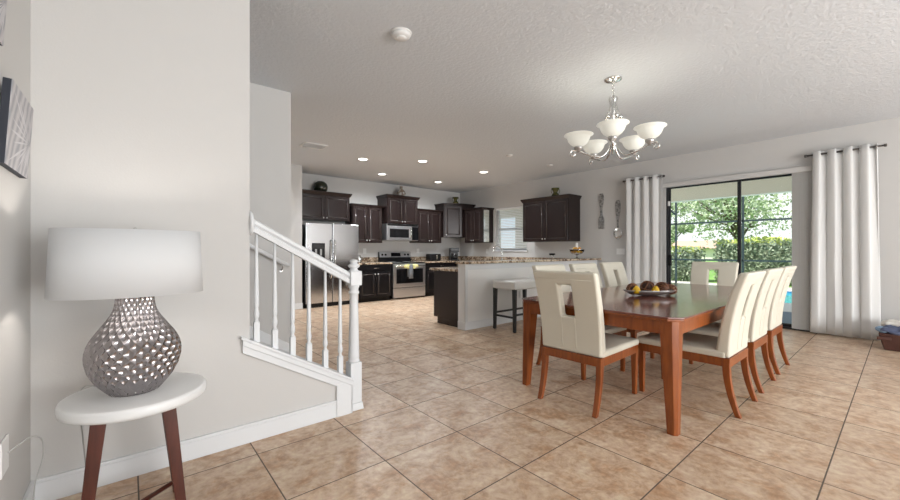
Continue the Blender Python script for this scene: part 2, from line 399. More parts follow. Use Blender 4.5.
# stringer trim on the knee wall: sloping board, cap and end board
t = MB()
t.prism([(0.555, cap(0.555)-0.105), (1.19, cap(1.19)-0.105), (1.31, cap(1.31)-0.14), (1.31, cap(1.31)-0.02), (0.555, cap(0.555)-0.02)], LY-0.020, LY, 'y')
t.prism([(0.555, cap(0.555)-0.055), (1.31, cap(1.31)-0.055), (1.31, cap(1.31)-0.02), (0.555, cap(0.555)-0.02)], LY-0.030, LY, 'y')
t.box(1.185, 1.31, LY-0.022, LY, 0, cap(1.31)-0.02)
t.box(1.30, 1.312, LY-0.022, LY+0.13, 0, cap(1.31)-0.02)
struct(t.build('trim_1', 'trim', bevel=0.003), 'white stringer board on the knee wall', 'trim')
t = MB().prism([(0.600, cap(0.60)-0.02), (1.318, cap(1.318)-0.02), (1.318, cap(1.318)), (0.600, cap(0.60))], LY-0.034, LY+0.150, 'y')
t.prism([(0.545, cap(0.545)-0.02), (0.600, cap(0.60)-0.02), (0.600, cap(0.60)), (0.545, cap(0.545))], LY-0.034, LY, 'y')
struct(t.build('trim_2', 'trim', bevel=0.004), 'white sloping cap on the knee wall', 'trim')
t = MB().prism([(-1.5, 0.24+0.63*2.888-0.06), (1.388, 0.0), (1.41, 0.0), (1.41, 0.17), (1.388, 0.19), (-1.5, 0.19+0.63*2.888)], 4.484, 4.50, 'y')
struct(t.build('trim_3', 'trim', bevel=0.003), 'white skirt board rising along the stairs', 'trim')
# patio door head trim on the wall
HD = MB().box(WX-0.012, WX, D0-0.05, D1+0.04, DH, DH+0.055)
struct(HD.build('trim_4', 'trim', bevel=0.003), 'white strip above the patio door', 'trim')

# ------------------------------------------------------------------ patio door
dr = bpy.data.objects.new('door_1', None); COL.objects.link(dr); dr.location = (WX+0.05, 0, 0); struct(dr, 'black framed sliding glass patio door', 'door')
fr = MB(); fr.box(-0.03, 0.06, D0, D0+0.04, 0, DH); fr.box(-0.03, 0.06, D1-0.04, D1, 0, DH); fr.box(-0.03, 0.06, D0, D1, DH-0.025, DH); fr.box(-0.03, 0.06, D0, D1, 0, 0.03)
fr.build('door_frame', 'alu', dr, bevel=0.002)
MID = 1.83
def sash(name, y0, y1, x, parent):
    s = MB(); k = 0.035
    s.box(x-0.015, x+0.015, y0, y0+k, 0.03, DH-0.025); s.box(x-0.015, x+0.015, y1-k, y1, 0.03, DH-0.025)
    s.box(x-0.015, x+0.015, y0+k, y1-k, 0.03, 0.08); s.box(x-0.015, x+0.015, y0+k, y1-k, DH-0.055, DH-0.025)
    o = s.build(name, 'alu', parent, bevel=0.002)
    MB().box(x-0.003, x+0.003, y0+k, y1-k, 0.08, DH-0.055).build('pane', 'pane', o)
    return o
sa = sash('sash', MID-0.03, D1-0.04, 0.0, dr)
sash('sash', D0+0.04, MID+0.03, 0.035, dr)
MB().box(-0.05, -0.018, D1-0.10, D1-0.045, 0.95, 1.15).build('door_handle', 'black_plastic', dr, bevel=0.004)
MB().box(-0.045, -0.03, D1-0.075, D1-0.035, 2.10, 2.19).build('alarm_sensor', 'white_plastic', dr, bevel=0.003)

# ------------------------------------------------------------------ sink window with blinds
wi = bpy.data.objects.new('window_1', None); COL.objects.link(wi); wi.location = (WX, 0, 0); struct(wi, 'white window with horizontal blinds above the sink', 'window')
f = MB(); k = 0.05
f.box(0.08, 0.12, N0, N0+k, NZ0, NZ1); f.box(0.08, 0.12, N1-k, N1, NZ0, NZ1); f.box(0.08, 0.12, N0+k, N1-k, NZ1-k, NZ1); f.box(0.08, 0.12, N0+k, N1-k, NZ0, NZ0+k)
f.build('window_frame', 'trim', wi, bevel=0.003)
MB().box(0.085, 0.125, N0+k, N1-k, 1.80, 1.845).build('meeting_rail', 'alu', wi, bevel=0.002)
MB().box(0.098, 0.102, N0+k, N1-k, NZ0+k, NZ1-k).build('pane', 'pane', wi)
MB().box(-0.045, 0.08, N0-0.04, N1+0.04, NZ0-0.03, NZ0).build('window_sill', 'trim', wi, bevel=0.004)
bl = MB(); zz = NZ0+0.06
while zz < NZ1-0.07:
    bl.box(-0.022, 0.022, N0+0.02, N1-0.02, -0.0012, 0.0012, Matrix.Translation((0.045, 0, zz)) @ Matrix.Rotation(math.radians(-32), 4, 'Y')); zz += 0.043
bl.build('blind_slats', 'blind', wi)
MB().box(0.015, 0.075, N0+0.015, N1-0.015, NZ1-0.06, NZ1-0.005).build('blind_headrail', 'white_plastic', wi, bevel=0.003)

# ------------------------------------------------------------------ outdoors
struct(MB().box(WX+0.10, 10.5, -8, 12, -0.16, -0.04).build('patio_paving', 'paver'), 'blue grey paver patio', 'patio')
struct(MB().box(10.5, 12.2, -10, 16, -0.16, -0.035).build('pool_deck', 'deck'), 'pale pool deck', 'deck')
struct(MB().box(15.75, 17.4, -10, 16, -0.16, -0.035).build('far_pool_deck', 'deck'), 'pale deck beyond the pool', 'deck')
struct(MB().box(12.2, 15.75, -6, 9, -0.9, -0.10).build('pool_water', 'water'), 'turquoise swimming pool water', 'water')
struct(MB().box(15.70, 15.76, -6, 9, -0.10, -0.036).box(12.19, 12.25, -6, 9, -0.10, -0.036).build('pool_edge_tile', 'pooltile'), 'blue waterline tile', 'tile')
struct(MB().box(12.2, 15.75, 9, 16, -0.16, -0.035).box(12.2, 15.75, -10, -6, -0.16, -0.035).build('side_pool_deck', 'deck'), 'pale deck beside the pool', 'deck')
struct(MB().box(17.4, 160, -60, 160, -0.3, -0.06).build('lawn', 'lawn'), 'green lawn beyond the pool enclosure', 'lawn')
# covered lanai: ceiling, beam and end wall with opening
l_ = MB(); l_.box(WX+WT, 11.0, -6, 9.8, 2.86, 3.0); l_.box(10.75, 11.0, -6, 9.8, 2.50, 2.86)
struct(l_.build('lanai_roof', 'outer'), 'cream lanai ceiling and beam', 'roof')
struct(MB().box(10.2, 10.4, 5.0, 8.65, -0.04, 2.86).box(10.2, 10.4, 9.5, 12, -0.04, 2.86).box(10.2, 10.4, 8.65, 9.5, 2.4, 2.86).box(10.2, 10.4, 8.65, 9.5, -0.04, 0.5).build('wall_lanai', 'outer'), 'cream lanai side wall seen through the blinds', 'wall')
# screen enclosure
se = thing('screen_enclosure', 'dark aluminium screen cage frame beyond the pool', 'screen enclosure', (16.0, 0, -0.04))
for yy in (-0.7, 1.43, 3.55, 5.63, 7.75, 9.9):
    MB().box(-0.025, 0.025, yy-0.03, yy+0.03, 0, 3.6).build('post', 'screen_alu', se)
for zc in (0.93, 2.28, 3.6):
    MB().box(-0.025, 0.025, -2.5, 11, zc-0.03, zc+0.03).build('crossbar', 'screen_alu', se)
MB().tube([(0, 5.63, 2.62), (0, 6.6, 3.58)], 0.03, 6).build('brace', 'screen_alu', se)

def leaves(n, fn, size, seed):
    rnd = random.Random(seed); mb = MB()
    for i in range(n):
        p, nrm = fn(rnd)
        a = Vector((rnd.gauss(0,1), rnd.gauss(0,1), rnd.gauss(0,1))).normalized()
        b = (a.cross(Vector((rnd.gauss(0,1), rnd.gauss(0,1), rnd.gauss(0,1))))).normalized()
        s = size*rnd.uniform(0.6, 1.3); p = Vector(p)
        mb.add([p-a*s, p+b*s*0.5, p+a*s, p-b*s*0.5], [(0,1,2,3)])
    return mb
def hedge(label, x0, x1, y0, y1, h, seed, newg=0.22):
    t = thing('hedge', label, 'hedge', ((x0+x1)/2, (y0+y1)/2, -0.05), 0, 'clipped hedges beyond the pool')
    wx, wy = (x1-x0)/2, (y1-y0)/2
    MB().box(-wx+0.12, wx-0.12, -wy+0.12, wy-0.12, 0, h-0.12).build('branches', 'leaf_dark', t, bevel=0.15, seg=3)
    def side(r):
        bump = 0.08*math.sin(r.random()*40)
        if r.random() < 0.75:
            return ((-wx+r.uniform(-0.06, 0.16), r.uniform(-wy, wy), r.uniform(0, h)), None)
        return ((r.uniform(-wx, wx), (wy if r.random() < 0.5 else -wy)+r.uniform(-0.1, 0.1), r.uniform(0, h)), None)
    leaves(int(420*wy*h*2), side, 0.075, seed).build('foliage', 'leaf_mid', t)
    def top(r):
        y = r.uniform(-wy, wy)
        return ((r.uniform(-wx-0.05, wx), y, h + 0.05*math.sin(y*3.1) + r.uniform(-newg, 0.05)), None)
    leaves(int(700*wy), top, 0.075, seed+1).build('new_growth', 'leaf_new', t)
    return t
hedge('taller clipped hedge with yellow green top, right of the gap', 18.2, 19.8, -3.0, 4.95, 1.70, 3)
hedge('lower rounded hedge left of the gap, behind the pool screen', 17.6, 19.0, 5.6, 11.5, 1.42, 5)
def tree(label, x, y, h, r, zc, seed, lf='leaf_mid', n=5200, ls=0.16, blobs=14, flat=0.6):
    t = thing('tree', label, 'tree', (x, y, -0.06))
    rnd = random.Random(seed); cs = []
    tr = MB(); tr.tube([(0,0,0), (0.1,0.05,zc*0.45), (0.05,0.1,zc)], [0.16, 0.11, 0.07], 8)
    for i in range(blobs):
        a = rnd.uniform(0, 2*PI); d = r*math.sqrt(rnd.random())*0.8; c = Vector((d*math.cos(a), d*math.sin(a), zc + rnd.uniform(-0.35, 0.6)*(h-zc)))
        cs.append((c, r*rnd.uniform(0.22, 0.42)))
        tr.tube([(0.05, 0.05, zc*rnd.uniform(0.45, 0.9)), tuple(c*0.5 + Vector((0,0,zc*0.35))), tuple(c)], [0.06, 0.04, 0.02], 5)
    tr.build('trunk', 'bark', t)
    def fn(q):
        c, rr = q.choice(cs); d = Vector((q.gauss(0,1), q.gauss(0,1), q.gauss(0,flat))).normalized()
        return (c + d*rr*(q.random()**0.4), None)
    leaves(n, fn, ls, seed+9).build('crown', lf, t)
    return t
tree('wide airy tree beyond the right hedge', 24.5, 5.6, 6.2, 3.6, 3.3, 11, 'leaf_light', 5200, 0.10, 24)
tree('airy tree furthest right behind the hedge', 26.5, 1.0, 6.6, 3.4, 3.4, 12, 'leaf_light', 5200, 0.10, 24)
tree('small round bright tree left of the house', 27.0, 9.9, 3.3, 1.3, 2.3, 13, 'leaf_light', 3600, 0.10, 10)
tree('large airy tree behind the left hedge', 33.0, 13.2, 8.8, 4.2, 5.6, 14, 'leaf_mid', 6000, 0.13, 22)
tree('dark tree at the left edge of the patio view', 34.0, 19.5, 5.0, 3.0, 2.8, 15, 'leaf_dark', 4000, 0.14)
hs = thing('house', 'distant pale house with terracotta roof between the hedges', 'house', (60, 17.6, -0.06))
MB().box(-3, 3, -4.2, 4.2, 0, 1.5).build('wall', 'outer', hs)
MB().prism([(-3.6, 1.5), (3.6, 1.5), (0, 2.6)], -4.8, 4.8, 'y').build('roof', 'roof', hs)

# ------------------------------------------------------------------ stair railing
rl = thing('stair_railing', 'white wooden stair railing with turned balusters and newel post', 'railing', (0, 2.80, 0))
rx0, rz0, rx1, rz1 = 0.622, 1.420, 1.318, 1.030
sl = (rz1-rz0)/(rx1-rx0)
prof = [(-0.022,-0.045),(0.022,-0.045),(0.026,-0.015),(0.018,-0.005),(0.033,0.012),(0.030,0.035),(0.016,0.045),(-0.016,0.045),(-0.030,0.035),(-0.033,0.012),(-0.018,-0.005),(-0.026,-0.015)]
v = [(rx0, a, rz0+b) for a, b in prof] + [(rx1, a, rz1+b) for a, b in prof]; n_ = len(prof)
hr = MB().add(v, [tuple(range(n_))[::-1], tuple(range(n_, 2*n_))] + [(i, (i+1) % n_, n_+(i+1) % n_, n_+i) for i in range(n_)])
hr.build('handrail', 'trim', rl)
MB().lathe([(0.001,0),(0.080,0),(0.082,0.014),(0.070,0.024),(0.001,0.024)], (0,0,0), 28, 1, 1, True, Matrix.Translation((0.601, 0, 1.428)) @ Matrix.Rotation(PI/2, 4, 'Y')).build('rosette', 'trim', rl)
CX = 1.358
MB().frustum((CX-0.058, CX+0.058, -0.058, 0.058), (CX-0.052, CX+0.052, -0.052, 0.052), 0, 0.055).build('newel_foot', 'trim', rl, bevel=0.005)
MB().box(CX-0.047, CX+0.047, -0.047, 0.047, 0.055, 0.37).build('newel_base', 'trim', rl, bevel=0.005)
MB().box(CX-0.047, CX+0.047, -0.047, 0.047, 0.972, 1.085).build('newel_block', 'trim', rl, bevel=0.005)
MB().lathe([(0.047,0.37),(0.045,0.385),(0.039,0.392),(0.043,0.405),(0.042,0.43),(0.036,0.70),(0.033,0.86),(0.032,0.90),(0.040,0.907),(0.042,0.92),(0.034,0.93),(0.035,0.945),(0.043,0.965),(0.043,0.975)], (CX,0,0), 24).build('newel_shaft', 'trim', rl)
MB().lathe([(0.043,1.084),(0.030,1.094),(0.026,1.103),(0.044,1.118),(0.046,1.130),(0.030,1.142),(0.024,1.148),(0.034,1.158),(0.026,1.172),(0.001,1.178)], (CX,0,0), 24).build('newel_finial', 'trim', rl)
for u in (256.4, 274.7, 292.5, 308.9, 325.2, 340.1):
    q = (u-450)/FPX; bx = 2.80*(0.6428+q*0.766)/(0.766-q*0.6428)
    z0 = cap(bx)-0.006; z1 = rz0 + sl*(bx-rx0) - 0.040
    b = MB(); b.box(bx-0.0175, bx+0.0175, -0.0175, 0.0175, z0, z0+0.135)
    hh = z1 - z0 - 0.135
    b.lathe([(0.017,0),(0.013,0.010),(0.011,0.02),(0.017,0.035),(0.019,0.055),(0.014,0.085),(0.012,0.095),(0.0155,0.103),(0.0165,0.12),(0.016,0.16),(0.0125,hh*0.6),(0.009,hh)], (bx, 0, z0+0.135), 14)
    b.build('baluster', 'trim', rl)
wr = thing('wall_handrail', 'white handrail with metal bracket on the far stairwell wall', 'handrail', (0, 4.42, 0))
MB().tube([(-1.6, 0, 1.30+0.56*2.558), (0.958, 0, 1.30), (1.36, 0, 1.075)], 0.022, 12).build('rail', 'trim', wr)
MB().tube([(1.30, 0.0, 1.095), (1.30, 0.02, 1.04), (1.30, 0.078, 1.02)], 0.008, 8).lathe([(0.016,0),(0.016,0.005)], (0,0,0), 16, 1, 1, True, Matrix.Translation((1.30, 0.072, 1.02)) @ Matrix.Rotation(-PI/2, 4, 'X')).build('bracket', 'pewter', wr)
for i, zc in enumerate((2.66, 1.86)):
    hg = MB().box(2.535, 2.565, 8.205, 8.239, zc-0.055, zc+0.055).lathe([(0.012,-0.06),(0.012,0.06)], (2.55, 8.198, zc), 10)
    tag(hg.build('hinge', 'black_plastic'), ['small dark hinge high on the wall beside the stairwell, upper of two', 'small dark hinge just above the stair rail line, lower of two'][i], 'hinge')

# ------------------------------------------------------------------ canvases on the left wall
def canvas(label, y0, y1, z0, z1, tilt):
    yc = (y0+y1)/2; w2 = (y1-y0)/2; h2 = (z1-z0)/2
    t = thing('canvas_print', label, 'wall art', (LX+0.002, yc, z0))
    mt = Matrix.Rotation(tilt, 4, 'Y')
    MB().box(0, 0.022, -w2, w2, 0, 2*h2, mt).build('frame', 'canvas_edge', t)
    MB().box(0.022, 0.0245, -w2, w2, 0, 2*h2, mt).build('print', 'print', t)
    pt = MB(); rnd = random.Random(int(z0*100))
    cy, cz = w2*0.9, h2*0.95
    for i in range(22):
        a = PI + (i-10.5)*0.135 + rnd.uniform(-0.04, 0.04)
        ly = (w2*0.96+cy)/max(1e-3, -math.cos(a)); lz = (2*h2*0.98-cz)/math.sin(a) if math.sin(a) > 0 else (cz-0.005)/max(1e-3, -math.sin(a))
        L = min(ly, lz)*rnd.uniform(0.8, 1.0)
        d = Vector((0, math.cos(a), math.sin(a))); nn = Vector((0, -d.z, d.y))*rnd.uniform(0.003, 0.007); o = Vector((0.0250, cy, cz))
        pt.add([o+d*L*0.05, o+d*L*0.6-nn, o+d*L, o+d*L*0.6+nn], [(0,1,2,3)], False, mt)
    pt.build('petal_lines', 'petal', t)
canvas('square abstract flower canvas, the lower one on the left wall', 2.09, 2.487, 1.565, 1.875, 0.058)
canvas('square abstract canvas cut by the top left corner', 1.66, 2.06, 1.975, 2.29, 0.058)

# ------------------------------------------------------------------ lamp, stool table, outlet
SX, SY = 0.03, 2.312
tb = thing('side_table', 'round white topped side table with dark wood legs', 'side table', (SX, SY, 0))
MB().lathe([(0.001,0.545),(0.255,0.545),(0.268,0.553),(0.270,0.565),(0.270,0.583),(0.266,0.592),(0.258,0.595),(0.001,0.595)], (0,0,0), 64).build('tabletop', 'white_lacquer', tb)
for sx in (-1, 1):
    for sy in (-1, 1):
        tx_, bx_ = sx*0.118-0.01, sx*0.172-0.01; ty_, by_ = sy*0.10, sy*0.125
        MB().frustum((bx_-0.019, bx_+0.019, by_-0.019, by_+0.019), (tx_-0.027, tx_+0.027, ty_-0.027, ty_+0.027), 0, 0.545).build('leg', 'walnut', tb, bevel=0.003)
MB().tube([(-0.165, -0.113, 0.055), (0.15, 0.113, 0.055)], 0.013, 4).build('stretcher', 'walnut', tb)
MB().tube([(-0.165, 0.113, 0.055), (0.15, -0.113, 0.055)], 0.013, 4).build('stretcher', 'walnut', tb)

lp = thing('table_lamp', 'hammered silver table lamp with oval white shade', 'lamp', (0.020, 2.30, 0.596))
prof = [(0.075,0.0),(0.085,0.006)]
def lr(z):
    pts = [(0.0,0.088),(0.03,0.116),(0.07,0.146),(0.12,0.169),(0.17,0.178),(0.21,0.175),(0.25,0.160),(0.29,0.134),(0.33,0.106),(0.37,0.082),(0.41,0.073),(0.45,0.071)]
    for (a, ra), (b_, rb) in zip(pts, pts[1:]):
        if a <= z <= b_:
            s_ = (z-a)/(b_-a); return ra + (rb-ra)*s_
    return 0.055
NB, MR = 26, 20
bs = MB(); vv = []; ff = []
zs = [0.45*(j/MR) for j in range(MR+1)]
def lpt(j, h, k=1.0):   # lattice row j, half-step angle index h
    a = PI*h/NB; r = lr(zs[j])*k; return Vector((r*math.cos(a), r*0.90*math.sin(a), zs[j]))
for j in range(0, MR-1):
    for i in range(NB):
        h = 2*i + (j % 2)
        cor = [lpt(j, h), lpt(j+1, h+1), lpt(j+2, h), lpt(j+1, h-1)]
        ctr = lpt(j+1, h, 0.948); o_ = len(vv)
        axis = lpt(j+1, h, 1.0); pts_ = []
        for q in (1.0, 0.66, 0.33):
            for k in range(8):
                e_ = cor[k//2] if k % 2 == 0 else (cor[k//2]+cor[(k//2+1) % 4])/2
                flat_ = axis + (e_-axis)*q
                pts_.append(flat_ + (ctr-axis)*(1-q*q))
        vv += pts_ + [ctr]
        for r_ in range(2):
            for k in range(8):
                m_ = (k+1) % 8; ff.append((o_+r_*8+k, o_+r_*8+m_, o_+r_*8+8+m_, o_+r_*8+8+k))
        for k in range(8): ff.append((o_+16+k, o_+16+(k+1) % 8, o_+24))
bs.add(vv, ff, True); bs.lathe([(0.001,0.0),(0.082,0.0),(0.086,0.02)], (0,0,0.0), 30, 1, 0.9)
bs.build('lamp_base', 'hammered', lp)
MB().lathe([(0.012,0.44),(0.012,0.52),(0.02,0.52),(0.02,0.56),(0.001,0.56)], (0,0,0), 16).build('socket', 'pewter', lp)
sh = MB(); NS = 72; va = []
Z0s, Z1s = 0.450, 0.744
for r_, z_ in ((1.0, Z0s), (0.955, Z1s), (0.948, Z1s), (0.993, Z0s)):
    for i in range(NS):
        a = 2*PI*i/NS; va.append((-0.012+0.278*r_*math.cos(a), 0.185*r_*math.sin(a), z_))
fa = []
for j in range(4):
    for i in range(NS):
        k = (i+1) % NS; j2 = (j+1) % 4; fa.append((j*NS+i, j*NS+k, j2*NS+k, j2*NS+i))
sh.add(va, fa, True).build('lamp_shade', 'shade', lp)
MB().torus((0,0,0.60), 0.03, 0.0025, 20, 6).tube([(-0.26,0,0.735),(0,0,0.735),(0.24,0,0.735)], 0.002, 5).build('shade_ring', 'pewter', lp)
MB().sphere((0,0,0.752), 0.008, 10, 8).build('finial', 'pewter', lp)
lb = lamp('table_lamp_bulb', 'POINT', (0.010, 2.30, 0.596+0.60), 6.0, (1.0, 0.92, 0.84), shadow_soft_size=0.04)
# cord and outlet
tag(MB().box(LX+0.001, LX+0.008, 2.15, 2.26, 0.40, 0.53).build('outlet_cover', 'white_plastic', bevel=0.002), 'white outlet cover low on the left wall', 'outlet')
def curve(pts, n=8):
    out = []; P = [Vector(p) for p in pts]
    for i in range(len(P)-1):
        p0, p1, p2, p3 = P[max(i-1,0)], P[i], P[i+1], P[min(i+2, len(P)-1)]
        for k in range(n):
            t = k/n; out.append(0.5*((2*p1)+(p2-p0)*t+(2*p0-5*p1+4*p2-p3)*t*t+(3*p1-p0-3*p2+p3)*t**3))
    out.append(P[-1]); return out
tag(MB().tube(curve([(-0.36, 2.235, 0.465), (-0.34, 2.26, 0.475), (-0.31, 2.33, 0.475), (-0.29, 2.40, 0.43), (-0.29, 2.42, 0.34), (-0.315, 2.42, 0.22), (-0.31, 2.45, 0.01), (-0.2, 2.60, 0.006), (-0.16, 2.60, 0.04), (-0.17, 2.56, 0.30), (-0.185, 2.54, 0.52), (-0.165, 2.53, 0.595), (-0.10, 2.45, 0.602), (-0.04, 2.42, 0.602)]), 0.0028, 6).build('lamp_cord', 'cord'), 'clear cord running from the outlet behind the white topped table', 'cord')

# ------------------------------------------------------------------ dining table
TX0, TX1, TY0, TY1, TZ = 2.77, 5.76, 0.95, 2.335, 0.797
dt = thing('dining_table', 'long glossy cherry dining table with clipped corners', 'dining table', (TX0, TY0, 0))
L_, W_ = TX1-TX0, TY1-TY0
def clip(i, c, z0, z1, mb):
    p = [(i+c, i), (L_-i-c, i), (L_-i, i+c), (L_-i, W_-i-c), (L_-i-c, W_-i), (i+c, W_-i), (i, W_-i-c), (i, i+c)]
    return mb.prism(p, z0, z1, 'z')
o = clip(0, 0.075, TZ-0.014, TZ, MB()).build('tabletop', 'wood_top', dt, bevel=0.004)
clip(0.006, 0.075, TZ-0.030, TZ-0.014, MB()).build('table_edge', 'wood', dt, bevel=0.003)
ap = MB(); i0 = 0.035
ap.box(i0+0.1, L_-i0-0.1, i0, i0+0.02, TZ-0.125, TZ-0.030); ap.box(i0+0.1, L_-i0-0.1, W_-i0-0.02, W_-i0, TZ-0.125, TZ-0.030)
ap.box(i0, i0+0.02, i0+0.1, W_-i0-0.1, TZ-0.125, TZ-0.030); ap.box(L_-i0-0.02, L_-i0, i0+0.1, W_-i0-0.1, TZ-0.125, TZ-0.030)
ap.build('apron', 'wood', dt, bevel=0.002)
for cx_, sx in ((0.03, 1), (L_-0.03, -1)):
    for cy_, sy in ((0.03, 1), (W_-0.03, -1)):
        g = MB()
        def pent(k, z):
            q = [(0.0, 0.030*k), (0.030*k, 0.0), (0.108*k, 0.0), (0.108*k, 0.108*k), (0.0, 0.108*k)]
            return [(cx_+sx*a, cy_+sy*b, z) for a, b in q]
        v = pent(0.58, 0) + pent(1.0, TZ-0.125) + pent(1.0, TZ-0.030)
        fs = [(4,3,2,1,0), (10,11,12,13,14)] + [(a*5+i, a*5+(i+1) % 5, a*5+5+(i+1) % 5, a*5+5+i) for a in (0,1) for i in range(5)]
        if sx*sy < 0: fs = [f_[::-1] for f_ in fs]
        g.add(v, fs).build('leg', 'wood', dt, bevel=0.002)

# ------------------------------------------------------------------ dining chairs (face +x locally, origin under the seat centre)
def make_chair():
    t = thing('dining_chair', '', 'chair', (0,0,0), 0, 'cream dining chairs around the cherry table')
    # back rest: curved slab with a slot
    zs = [0.43, 0.47, 0.52, 0.58, 0.64, 0.70, 0.72, 0.745, 0.82, 0.88, 0.935, 0.950, 0.975, 1.03, 1.06, 1.082]
    SLOT = (6, 12)
    def bx(z):    # rear face x
        q = (z-0.43)/0.66; return -0.335 - 0.01*q - 0.120*q*q
    def th(z):
        q = (z-0.43)/0.66; return 0.092 - 0.028*q
    def hw(z):
        q = (z-0.43)/0.66; return 0.262 + 0.016*q
    ys = [-1, -0.62, -0.24, 0.24, 0.62, 1]
    idx = {}; vs = []; fs = []
    for j, z in enumerate(zs):
        for i, y in enumerate(ys):
            for s_ in (0, 1):
                x = bx(z) + (th(z) if s_ else 0)
                if i in (0, 5): x += 0.0
                yy = y*hw(z)
                if abs(y) == 0.24: yy = (1 if y > 0 else -1)*0.056
                idx[(j, i, s_)] = len(vs); vs.append((x, yy, z))
    hole = lambda j, i: i == 2 and SLOT[0] <= j < SLOT[1]
    for j in range(len(zs)-1):
        for i in range(5):
            if hole(j, i): continue
            a, b, c, d = idx[(j,i,0)], idx[(j,i+1,0)], idx[(j+1,i+1,0)], idx[(j+1,i,0)]
            fs.append((a, d, c, b))
            a, b, c, d = idx[(j,i,1)], idx[(j,i+1,1)], idx[(j+1,i+1,1)], idx[(j+1,i,1)]
            fs.append((a, b, c, d))
        fs.append((idx[(j,0,0)], idx[(j,0,1)], idx[(j+1,0,1)], idx[(j+1,0,0)]))
        fs.append((idx[(j,5,1)], idx[(j,5,0)], idx[(j+1,5,0)], idx[(j+1,5,1)]))
        if hole(j, 2):
            fs.append((idx[(j,2,1)], idx[(j,2,0)], idx[(j+1,2,0)], idx[(j+1,2,1)]))
            fs.append((idx[(j,3,0)], idx[(j,3,1)], idx[(j+1,3,1)], idx[(j+1,3,0)]))
    n_ = len(zs)-1
    for i in range(5):
        fs.append((idx[(0,i,0)], idx[(0,i+1,0)], idx[(0,i+1,1)], idx[(0,i,1)]))
        fs.append((idx[(n_,i,1)], idx[(n_,i+1,1)], idx[(n_,i+1,0)], idx[(n_,i,0)]))
    fs.append((idx[(SLOT[0],2,0)], idx[(SLOT[0],2,1)], idx[(SLOT[0],3,1)], idx[(SLOT[0],3,0)]))
    fs.append((idx[(SLOT[1],2,1)], idx[(SLOT[1],2,0)], idx[(SLOT[1],3,0)], idx[(SLOT[1],3,1)]))
    bk = MB().add(vs, fs).build('backrest', 'leather', t, bevel=0.020, seg=4, angle=35)
    # stitched seams down the back below and beside the slot
    sm = MB()
    for yy in (-0.060, 0.060):
        for s_ in (0, 1):
            pts = [(bx(z) + (th(z)+0.0006 if s_ else -0.0006), yy, z) for z in zs[1:7]]
            MB().tube(pts, 0.0026, 5).build('seam', 'leather', bk)
    for s_ in (0, 1):
        z = 1.02; MB().tube([(bx(z) + (th(z)+0.0006 if s_ else -0.0006), y, z) for y in (-0.24, 0, 0.24)], 0.0022, 5).build('seam', 'leather', bk)
    # seat
    NX, NY = 9, 9; sv = []; sf = []
    for i in range(NX):
        for j in range(NY):
            a = -1+2*i/(NX-1); b = -1+2*j/(NY-1)
            x = 0.02 + a*0.330; y = b*0.268
            z = 0.478 + 0.028*(1-a**4)*(1-b**4)
            sv.append((x, y, z))
    for i in range(NX-1):
        for j in range(NY-1): sf.append((i*NY+j, (i+1)*NY+j, (i+1)*NY+j+1, i*NY+j+1))
    ring = [i*NY for i in range(NX)] + [(NX-1)*NY+j for j in range(1, NY)] + [i*NY+NY-1 for i in range(NX-2, -1, -1)] + [j for j in range(NY-2, 0, -1)]
    base = len(sv)
    for r_ in ring: sv.append((sv[r_][0], sv[r_][1], 0.425))
    m_ = len(ring)
    for i in range(m_): sf.append((ring[(i+1) % m_], ring[i], base+i, base+(i+1) % m_))
    sf.append(tuple(base+i for i in range(m_-1, -1, -1)))
    MB().add(sv, sf, True).build('seat', 'leather', t, bevel=0.016, seg=3, angle=50)
    fr = MB(); fr.box(-0.335, 0.345, -0.262, -0.237, 0.362, 0.430); fr.box(-0.335, 0.345, 0.237, 0.262, 0.362, 0.430)
    fr.box(-0.338, -0.312, -0.237, 0.237, 0.362, 0.430); fr.box(0.322, 0.347, -0.237, 0.237, 0.362, 0.430)
    fr.build('seat_frame', 'wood', t, bevel=0.003)
    for sy in (-1, 1):
        # saber rear leg, swept backwards
        lv = []; lf = []; K = 9
        for k in range(K):
            q = k/(K-1); z = 0.430*(1-q); xo = -0.312 - 0.075*q*q + 0.004*math.sin(q*PI); wd = 0.026 - 0.008*q; wy = 0.022 - 0.004*q
            yc = sy*0.243
            lv += [(xo-wd, yc-wy, z), (xo+wd, yc-wy, z), (xo+wd, yc+wy, z), (xo-wd, yc+wy, z)]
        for k in range(K-1):
            for i in range(4):
                j = (i+1) % 4; lf.append((k*4+j, k*4+i, k*4+4+i, k*4+4+j))
        lf.append((0,1,2,3)); lf.append((4*K-1, 4*K-2, 4*K-3, 4*K-4))
        MB().add(lv, lf).build('leg', 'wood', t, bevel=0.004, angle=50)
        MB().frustum((0.315-0.018, 0.315+0.018, sy*0.240-0.016, sy*0.240+0.016), (0.318-0.027, 0.318+0.027, sy*0.240-0.024, sy*0.240+0.024), 0, 0.40).build('leg', 'wood', t, bevel=0.004)
    return t
ch0 = make_chair()
spots = [
 (3.045, 1.745, 0.03, 'cream slotted dining chair at the near end of the table, its back to us'),
 (3.72, 1.185, PI/2, 'cream dining chair on the patio door side nearest the table leg, first of that row'),
 (4.48, 1.195, PI/2, 'cream dining chair in the middle of the row on the patio door side'),
 (5.24, 1.205, PI/2, 'cream dining chair on the patio door side furthest from the near table leg'),
 (3.66, 2.19, -PI/2, 'cream dining chair on the kitchen side half hidden behind the near end chair'),
 (4.38, 2.19, -PI/2, 'cream dining chair in the middle of the kitchen side row'),
 (5.10, 2.19, -PI/2, 'cream dining chair on the kitchen side closest to the left curtain'),
 (5.87, 1.72, PI, 'cream dining chair at the far end of the table, facing us before the glass'),
]
for i, (x, y, a, lab) in enumerate(spots):
    c = ch0 if i == 0 else copy_tree(ch0)
    c.location = (x, y, 0); c.rotation_euler = (0, 0, a); c['label'] = lab

